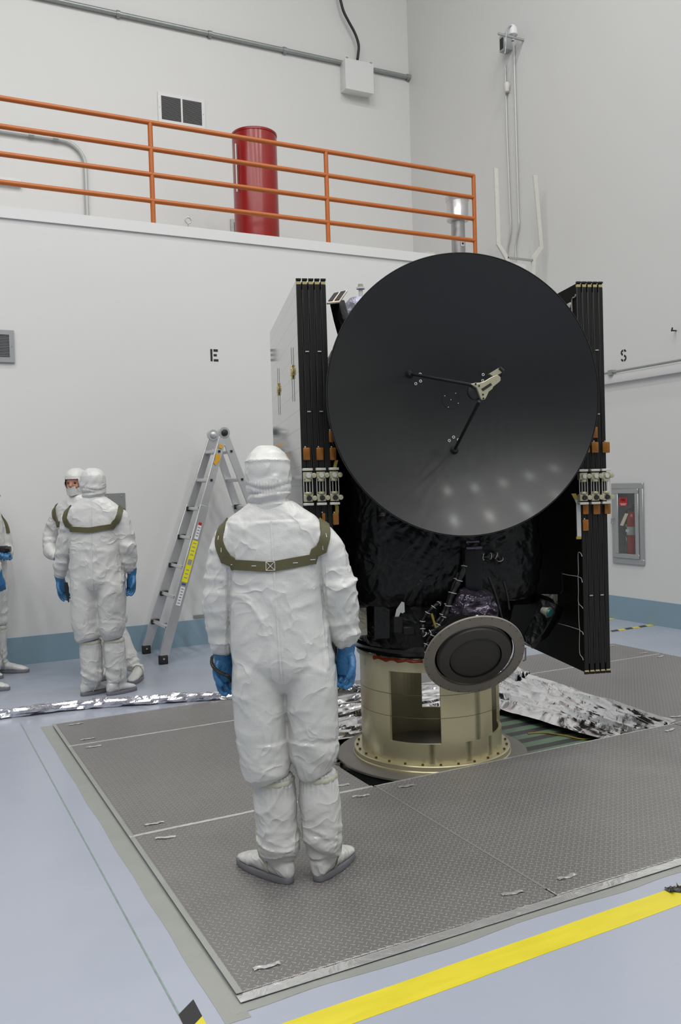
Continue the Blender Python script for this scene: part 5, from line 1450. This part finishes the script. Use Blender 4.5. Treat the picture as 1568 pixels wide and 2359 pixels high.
    # ---- webbing bands: one across the back, one round each armhole, laid on the suit
    def lay(pts, w, name, m, lift=.009, par=t, wdir=None, th=.0022, cast='back'):
        rows = []
        fine = smooth_path(pts, 6)
        for i, p in enumerate(fine):
            hit = suit_bvh.find_nearest(p)
            q, n_ = hit[0], hit[1]
            if cast == 'back':
                r_ = suit_bvh.ray_cast(V((p.x, -1.0, p.z)), V((0, 1, 0)))
                if r_[0] is not None: q, n_ = r_[0], r_[1]
            rows.append((q, n_))
        mb = MB(); vr = []
        for i, (q, n_) in enumerate(rows):
            d_ = (rows[min(i + 1, len(rows) - 1)][0] - rows[max(i - 1, 0)][0])
            if d_.length < 1e-6: continue
            d_.normalize(); n_ = (n_ - d_ * n_.dot(d_)).normalized(); s_ = d_.cross(n_)
            ring = []
            for a_, h_ in ((-.5, 0), (-.25, 0), (0, 0), (.25, 0), (.5, 0)):
                c_ = q + s_ * (w * a_)
                if cast == 'back':
                    r2 = suit_bvh.ray_cast(V((c_.x, -1.0, c_.z)), V((0, 1, 0)))
                    if r2[0] is not None and (r2[0] - c_).length < .03: c_ = r2[0]
                else:
                    r2 = suit_bvh.find_nearest(c_ + n_ * .01)
                    if (r2[0] - c_).length < .03: c_ = r2[0]
                ring.append(c_ + n_ * lift)
            vr.append([mb.bm.verts.new(c_) for c_ in ring] + [mb.bm.verts.new(c_ - n_ * (th + .006)) for c_ in ring[::-1]])
        for a_, b_ in zip(vr, vr[1:]):
            for k in range(10): mb.bm.faces.new((a_[k], a_[(k + 1) % 10], b_[(k + 1) % 10], b_[k]))
        if len(vr) > 1: mb.bm.faces.new(vr[0]); mb.bm.faces.new(vr[-1][::-1])
        return mb.build(name, m, par)
    for bd in spec.get('bands', []):
        o = lay([V(p) for p in bd['pts']], bd.get('w', .038), 'webbing_band', M['olive'], cast=bd.get('cast', 'back'), lift=.009 if vox < .01 else .0135)
        if vox < .010:
            for q in bd.get('st', []):
                lay([V(q) + V((-.009, 0, 0)) * bd.get('h', 1) + V((0, 0, -.009)) * (1 - bd.get('h', 1)), V(q), V(q) + V((.009, 0, 0)) * bd.get('h', 1) + V((0, 0, .009)) * (1 - bd.get('h', 1))], .0025, 'stitch', M['thread'], lift=.0105, par=o, cast=bd.get('cast', 'back'))
    if 'box' in spec and vox < .010:
        bx_, bz_ = spec['box']; s_ = .017
        c_ = [(bx_ - s_, bz_ - s_), (bx_ + s_, bz_ - s_), (bx_ + s_, bz_ + s_), (bx_ - s_, bz_ + s_)]
        for a_, b_ in ((0, 1), (1, 2), (2, 3), (3, 0), (0, 2), (1, 3)):
            lay([V((c_[a_][0], -.1, c_[a_][1])), V(((c_[a_][0] + c_[b_][0]) / 2, -.1, (c_[a_][1] + c_[b_][1]) / 2)), V((c_[b_][0], -.1, c_[b_][1]))], .0018, 'cross_stitch', M['thread'], lift=.011)
    if spec.get('seam', True):
        sx0, sx1, sz0, sz1 = spec.get('seam_at', (-.03, -.005, 1.50, .86))
        lay([V((sx0 + (sx1 - sx0) * k / 9, -.1, sz0 + (sz1 - sz0) * k / 9)) for k in range(10)], .008, 'back_seam', M['suit'], lift=.0045)
    # ---- boot covers
    for sd, k in ((-1, 'boot_l'), (1, 'boot_r')):
        B = spec[k]      # dict: shaft [(x,y,z,rx,ry)...], toe angle, length
        mb = MB()
        mb.loft([((q[0], q[1], q[2]), q[3], q[4]) for q in B['shaft']][::-1], 32, 2.1)
        hx_, hy_ = B['heel']; a_ = B['ang']; Lb = B['len']
        fw_ = V((math.sin(a_), math.cos(a_), 0)); rt_ = V((math.cos(a_), -math.sin(a_), 0)); o_ = V((hx_, hy_, 0))
        def fpnt(f_, r_, z_): return o_ + fw_ * (f_ * Lb) + rt_ * r_ + V((0, 0, z_))
        rings = []
        for f_, hw_, h_ in ((-.02, .020, .075), (.03, .038, .105), (.14, .045, .118), (.28, .046, .112), (.42, .046, .092), (.56, .048, .080), (.70, .050, .070), (.84, .045, .058), (.95, .030, .046), (1.0, .012, .034)):
            rings.append([mb.bm.verts.new(fpnt(f_, hw_ * math.copysign(abs(math.cos(2 * PI * i / 20)) ** .8, math.cos(2 * PI * i / 20)), .020 + (h_ - .020) * (.5 + .5 * math.sin(2 * PI * i / 20)))) for i in range(20)])
        for r0, r1 in zip(rings, rings[1:]):
            for i in range(20): mb.bm.faces.new((r0[i], r0[(i + 1) % 20], r1[(i + 1) % 20], r1[i]))
        mb.bm.faces.new(rings[0][::-1]); mb.bm.faces.new(rings[-1])
        bm = remesh(mb, 'boot', vox * .85, 3)
        zt = B['shaft'][0][2]
        for v_ in bm.verts:
            p = v_.co
            if p.z > .10:
                ang = math.atan2(p.y - B['shaft'][2][1], p.x - B['shaft'][2][0])
                g_ = .0035 * math.sin(ang * 26 + 2 * noise.noise(p * 8)) * max(0, 1 - (zt - p.z) / .09)
                f_ = .008 * folds(V((p.x * 1.8, p.y * 1.8, p.z * (.7 if p.z > .2 else 2.2))), seed + sd * 3, 1.3) + g_
                if p.z < .26: f_ += .009 * min(1, (.26 - p.z) / .07) * (1 - 2.3 * abs(noise.noise(V((p.x * 5, p.y * 5, p.z * 16 + p.x * 7 + seed)))))
            else:
                f_ = .004 * folds(p * 1.5, seed + 11, 1.8)
            v_.co = p + v_.normal * f_
            if v_.co.z < .022: v_.co.z = .022
        bm.normal_update()
        bv = BVHTree.FromBMesh(bm)
        mb = MB(); mb.bm.free(); mb.bm = bm
        bo = mb.build('boot_cover', M['suit'], t)
        # sole
        out = []
        for i in range(40):
            u = 2 * PI * i / 40
            f_ = .49 - .515 * math.cos(u); hw_ = .5 * (1 + math.copysign(1, math.sin(u)))
            w_ = .047 * abs(math.sin(u)) ** .55 * (1.0 + .12 * math.sin((f_ - .3) * 4))
            p = fpnt(f_, math.copysign(w_, math.sin(u)), 0); out.append((p.x, p.y))
        MB().prism(out, Matrix.Translation((0, 0, .0005)), .028).bevel(.004, 2).build('grey_sole', M['sole'], bo)
        # elastic strap round the top of the shaft and over the instep
        q = B['shaft'][0]
        ring = []
        for i in range(40):
            u = 2 * PI * i / 40
            r_ = bv.ray_cast(V((q[0] + .3 * math.cos(u), q[1] + .3 * math.sin(u), zt - .022)), V((-math.cos(u), -math.sin(u), 0)))
            ring.append((r_[0] if r_[0] else V((q[0] + q[3] * math.cos(u), q[1] + q[4] * math.sin(u), zt - .022))) + V((math.cos(u), math.sin(u), 0)) * .002)
        MB().tube(ring, .005, 8, closed=True, rs=[(.003, .011)] * 40).build('top_strap', M['elastic'], bo)
        ring = []
        c_ = fpnt(.30, 0, .05)
        for i in range(28):
            u = 2 * PI * i / 28; d_ = rt_ * math.cos(u) + V((0, 0, 1)) * math.sin(u)
            r_ = bv.ray_cast(c_ + d_ * .25, -d_)
            q_ = r_[0] if r_[0] else c_ + d_ * .045
            q_ = q_ + d_ * .002; q_.z = max(q_.z, .006); ring.append(q_)
        MB().tube(ring, .004, 8, closed=True, rs=[(.0025, .010)] * 28).build('instep_strap', M['elastic'], bo)
    # ---- hands
    if hands:
        for nm, k in (('l', 'hand_l'), ('r', 'hand_r')):
            if k in spec:
                w_, d_, p_, s_ = spec[k][:4]
                hand('glove', t, w_, d_, p_, s_, spec.get('hs', 1.0), gv, spec.get('curl', 1.0))
    return t, suit, suit_bvh

def base_spec(**kw):
    s = dict(
        torso=[(1.578, -.037, .005, .088, .082), (1.55, -.036, .004, .125, .092), (1.515, -.034, .002, .178, .100), (1.47, -.030, 0, .212, .110), (1.40, -.028, 0, .208, .122), (1.30, -.027, 0, .190, .130),
               (1.15, -.027, .0, .194, .138), (1.00, -.016, 0, .204, .142), (.92, -.006, 0, .208, .142), (.875, -.002, .0, .185, .128), (.835, 0, .0, .13, .10), (.80, 0, .0, .07, .06)],
        leg_l=[(-.095, 0, .97, .105, .115), (-.108, 0, .88, .109, .128), (-.110, .004, .76, .106, .126), (-.108, .0, .64, .106, .118), (-.098, .004, .54, .098, .112), (-.090, .006, .475, .100, .110), (-.082, .008, .440, .084, .092)],
        leg_r=[(.088, 0, .97, .105, .115), (.104, 0, .88, .109, .128), (.105, .006, .76, .108, .126), (.108, .010, .62, .103, .118), (.105, .012, .53, .096, .110), (.108, .014, .485, .082, .104), (.115, .018, .450, .070, .086)],
        arm_l=[(-.150, 0, 1.455, .072), (-.205, 0, 1.41, .076), (-.240, 0, 1.32, .067), (-.260, 0, 1.23, .061), (-.266, .012, 1.13, .058), (-.265, .03, 1.04, .052), (-.262, .038, .985, .046), (-.260, .042, .955, .038)],
        arm_r=[(.100, 0, 1.445, .072), (.165, 0, 1.40, .074), (.204, 0, 1.32, .067), (.226, 0, 1.22, .065), (.233, .012, 1.13, .060), (.241, .03, 1.05, .054), (.246, .038, 1.00, .049), (.248, .042, .970, .038)],
        head=(-.046, .012, 1.806, .094),
        bands=[dict(pts=[(-.196, -.1, 1.331), (-.12, -.1, 1.327), (-.036, -.1, 1.322), (.05, -.1, 1.333), (.136, -.1, 1.344)], w=.041, st=[(-.195, -.1, 1.331), (-.10, -.1, 1.326), (.06, -.1, 1.333), (.125, -.1, 1.342)]),
               dict(pts=[(-.206, -.12, 1.315), (-.232, -.10, 1.37), (-.250, -.08, 1.42), (-.242, -.05, 1.468), (-.225, .0, 1.49), (-.215, .06, 1.45), (-.20, .12, 1.36), (-.19, .13, 1.30)], w=.044, cast='near', st=[(-.238, -.09, 1.39), (-.25, -.07, 1.44)], h=0),
               dict(pts=[(.148, -.12, 1.325), (.172, -.11, 1.39), (.190, -.09, 1.44), (.192, -.05, 1.483), (.180, .0, 1.49), (.17, .06, 1.45), (.155, .12, 1.36), (.15, .13, 1.30)], w=.044, cast='near', st=[(.172, -.10, 1.385), (.19, -.08, 1.44)], h=0)],
        box=(-.036, 1.324),
        boot_l=dict(shaft=[(-.070, .02, .446, .076, .080), (-.068, .02, .42, .080, .084), (-.062, .02, .33, .088, .086), (-.056, .02, .22, .084, .082), (-.052, .02, .14, .079, .076), (-.048, .03, .09, .060, .066), (-.05, .03, .06, .045, .05)], heel=(-.006, -.020), ang=-.80, len=.325),
        boot_r=dict(shaft=[(.118, .03, .452, .069, .078), (.119, .03, .42, .076, .082), (.122, .03, .33, .085, .085), (.128, .03, .22, .080, .080), (.132, .035, .14, .076, .074), (.135, .045, .09, .060, .064), (.14, .05, .06, .045, .05)], heel=(.105, -.010), ang=.50, len=.295),
        hand_l=((-.262, .045, .948), (.10, .03, -1), (.62, -.78, 0), 1), hand_r=((.252, .045, .962), (-.04, .0, -1), (-.62, -.78, 0), -1), curl=1.22, hs=1.18, seamless=0)
    s.update(kw)
    return s

YAW = -math.radians(26.9)
P0 = V((1.389, 3.282, PZ))
tm, suit, bvh = person('person', 'nearest person, seen from behind in white coverall and hood, standing on the tread plates', P0, YAW, base_spec(seed=2.0), .0062, gv=.0032)
# coiled black wrist cord on the left hand of the nearest figure
pts = []
ax = [V(p) for p in ((-.300, .03, .945), (-.298, .0, .925), (-.286, -.01, .905), (-.268, -.014, .89), (-.248, -.01, .878), (-.232, .0, .868), (-.228, .03, .84))]
ax = smooth_path(ax, 16)
for i, p in enumerate(ax):
    u = i * 1.45; pts.append(p + V((.006 * math.cos(u), .006 * math.sin(u) - .02, .004 * math.sin(u + .7))))
MB().tube(smooth_path(pts, 3), .0022, 6).build('wrist_cord', M['black'], tm)
# dark strap hanging between arm and right side
MB().tube([(.222, .10, 1.05), (.224, .10, .95), (.225, .10, .84), (.222, .10, .80)], .012, 6, rs=[(.016, .004)] * 4).build('hanging_strap', M['black'], tm)

def shift(spec, k=1.0):
    """take the lateral lean out of the base figure"""
    def L_(z): return .030 - .072 * z / 1.8
    s = dict(spec)
    s['torso'] = [(z, cx - L_(z), cy, rx, ry) for z, cx, cy, rx, ry in spec['torso']]
    for kk in ('leg_l', 'leg_r', 'arm_l', 'arm_r'): s[kk] = [(q[0] - L_(q[2]),) + tuple(q[1:]) for q in spec[kk]]
    s['bands'] = [dict(b, pts=[(p[0] - L_(p[2]), p[1], p[2]) for p in b['pts']], st=[]) for b in spec['bands']]
    for kk in ('boot_l', 'boot_r'):
        B = dict(spec[kk]); B['shaft'] = [(q[0] - L_(q[2]),) + tuple(q[1:]) for q in B['shaft']]; B['heel'] = (B['heel'][0] - .03, B['heel'][1]); s[kk] = B
    h = spec['head']; s['head'] = (h[0] + .042, h[1], h[2], h[3])
    for kk in ('hand_l', 'hand_r'):
        w_ = spec[kk][0]; s[kk] = ((w_[0] - L_(w_[2]), w_[1], w_[2]),) + tuple(spec[kk][1:])
    s['seam_at'] = (.0, .0, 1.50, .86); s['box'] = (0, 1.324)
    return s
G2 = None
s2 = shift(base_spec(seed=11.0))
s2['boot_l'] = dict(s2['boot_l'], ang=.75, len=.26, heel=(-.155, -.02)); s2['boot_r'] = dict(s2['boot_r'], ang=.75, len=.26, heel=(.055, -.03))
s2['arm_l'] = [(-.12, 0, 1.45, .072), (-.195, .0, 1.40, .074), (-.225, .02, 1.30, .067), (-.262, .03, 1.20, .063), (-.285, .06, 1.10, .058), (-.315, .08, 1.02, .052), (-.325, .09, .97, .046), (-.328, .095, .94, .038)]
s2['hand_l'] = ((-.33, .10, .93), (.1, .15, -1), (.85, -.5, 0), 1)
s2['head'] = (-.012, .015, 1.806, .098); s2['turn'] = .55
s2['curl'] = .8
P2 = V(on(235, 1601, 2, 0)); P2.z = 0
t2, _, _ = person('person', 'person in white coverall seen from behind at left, standing before a masked colleague', P2, YAW, s2, .012, gv=.005)
t2.scale = (1.025, 1.025, 1.025)
# black pouch tool in the left hand
MB().tube([(-.272, .06, .90), (-.268, .06, .86), (-.262, .06, .80), (-.256, .06, .74)], .012, 8, rs=[(.014, .01), (.018, .012), (.013, .010), (.004, .004)]).build('held_black_tool', M['black'], t2)
s3 = shift(base_spec(seed=21.0))
s3['boot_l'] = dict(s3['boot_l'], ang=-.25, len=.30, heel=(-.10, -.0)); s3['boot_r'] = dict(s3['boot_r'], ang=.3, len=.30, heel=(.085, -.02))
s3['leg_l'] = [(q[0] - .46 * max(0, 1 - q[2] / .95),) + tuple(q[1:]) for q in s3['leg_l']]; s3['leg_r'] = [(q[0] - .42 * max(0, 1 - q[2] / .95),) + tuple(q[1:]) for q in s3['leg_r']]
for kk in ('boot_l', 'boot_r'):
    B = dict(s3[kk]); B['shaft'] = [(q[0] - (.46 if kk == 'boot_l' else .42) * max(0, 1 - q[2] / .95),) + tuple(q[1:]) for q in B['shaft']]; B['heel'] = (B['heel'][0] - (.46 if kk == 'boot_l' else .42), B['heel'][1]); s3[kk] = B
s3['arm_r'] = [(.12, 0, 1.44, .072), (.20, .0, 1.38, .074), (.255, .0, 1.28, .067), (.28, .01, 1.19, .06), (.275, .04, 1.11, .056), (.20, .10, 1.07, .050), (.14, .13, 1.05, .042), (.11, .14, 1.04, .036)]
s3['hand_r'] = ((.10, .145, 1.035), (-1, .3, -.3), (-.75, -.62, 0), -1)
s3['turn'] = .12; s3['seam'] = False
s3['bands'] = [b for b in s3['bands'][1:]] + [dict(pts=[(-.19, .13, 1.33), (-.1, .13, 1.33), (0, .14, 1.33), (.1, .13, 1.33), (.19, .13, 1.33)], w=.04, cast='near')]
fwd = V((math.sin(math.radians(26.9)), math.cos(math.radians(26.9)), 0)); rgt = V((fwd.y, -fwd.x, 0))
P3 = V(on(250, 1553, 2, 0)) + rgt * (-.22); P3.z = 0
t3, _, _ = person('person', 'masked person facing the camera at left, partly hidden behind a colleague in white', P3, YAW + PI - .30, s3, .012, gv=.006)
t3.scale = (1.035, 1.035, 1.04)
s4 = shift(base_spec(seed=31.0))
s4['boot_l'] = dict(s4['boot_l'], ang=.1, len=.30, heel=(-.115, -.0)); s4['boot_r'] = dict(s4['boot_r'], ang=.1, len=.31, heel=(.12, -.17))
P4 = V(on(-16, 1556, 2, 0)); P4.z = 0
s4['arm_r'] = [(.12, 0, 1.44, .072), (.19, .03, 1.38, .074), (.225, .05, 1.28, .067), (.235, .08, 1.18, .06), (.235, .11, 1.09, .056), (.235, .14, 1.02, .050), (.235, .15, .985, .042), (.235, .155, .965, .036)]
s4['hand_r'] = ((.235, .16, .95), (0, .12, -1), (-.9, -.3, 0), -1)
s4['arm_l'] = [(-.12, 0, 1.44, .072), (-.185, .04, 1.37, .074), (-.20, .08, 1.27, .067), (-.20, .09, 1.17, .06), (-.16, .12, 1.13, .055), (-.09, .15, 1.12, .050), (-.03, .16, 1.12, .042), (0, .16, 1.12, .036)]
s4['hand_l'] = ((.01, .165, 1.12), (.95, .2, .1), (.2, -.2, -1), 1)
t4, _, _ = person('person', 'person in white coverall cut off by the left edge, one foot pointing right', P4 , YAW - PI / 2 + .05, s4, .012, gv=.006)
c_ = V((.10, .17, 1.165))
o_ = MB().cbox(c_, (.09, .07, .06)).bevel(.008, 2).build('held_black_camera', M['black'], t4)
MB().cyl(c_ + V((.02, .03, .0)), c_ + V((.02, .075, 0)), .026, 18).build('lens', M['blackgloss'], o_)
s5 = shift(base_spec(seed=41.0))
s5['boot_l'] = dict(s5['boot_l'], ang=.0, len=.30, heel=(-.15, -.01)); s5['boot_r'] = dict(s5['boot_r'], ang=.05, len=.31, heel=(.15, -.0))
P5 = V(on(12, 1599, 2, 0)) - rgt * .31; P5.z = 0
t5, _, _ = person('person', 'person beyond the left edge of whom only two white shoe toes show', P5, YAW - PI / 2, s5, .014, gv=.007)
# ------------------------------------------------------------------ high bay lamps, camera, colour
def lamp(x, y, e, col, size=.55):
    ld = bpy.data.lights.new('high_bay_lamp', 'AREA'); ld.shape = 'DISK'; ld.size = size; ld.energy = e; ld.color = col
    o = bpy.data.objects.new('high_bay_lamp', ld); o.location = (x, y, ZC - .45); COL.objects.link(o)
    return o
cols = [(1.0, .96, .90), (.95, .98, 1.0)]
k = 0
for x in (-6.2, -3.2, -0.2, 2.8, 5.8):
    for y in (-6.5, -3.5, -0.5, 2.5, 5.2):
        lamp(x, y, 101, cols[k % 2]); k += 1
w = bpy.data.worlds.new('world'); S.world = w; w.use_nodes = True
w.node_tree.nodes['Background'].inputs[0].default_value = (.8, .85, .9, 1); w.node_tree.nodes['Background'].inputs[1].default_value = 0.06

cam = bpy.data.cameras.new('camera'); co = bpy.data.objects.new('camera', cam); COL.objects.link(co)
m4 = CR.to_4x4(); m4.translation = CP
co.matrix_world = m4
cam.sensor_fit = 'VERTICAL'; cam.sensor_height = 24.0; cam.lens = FPX / 2359 * 24.0
cam.clip_start = .05; cam.clip_end = 100
S.camera = co
S.view_settings.view_transform = 'Standard'; S.view_settings.look = 'None'; S.view_settings.gamma = 1; S.view_settings.exposure = -0.08
S.view_settings.use_curve_mapping = False
S.cycles.use_denoising = True
S.cycles.max_bounces = 8; S.cycles.diffuse_bounces = 5; S.cycles.glossy_bounces = 4
S.cycles.caustics_reflective = False; S.cycles.caustics_refractive = False
S.cycles.sample_clamp_indirect = 6.0
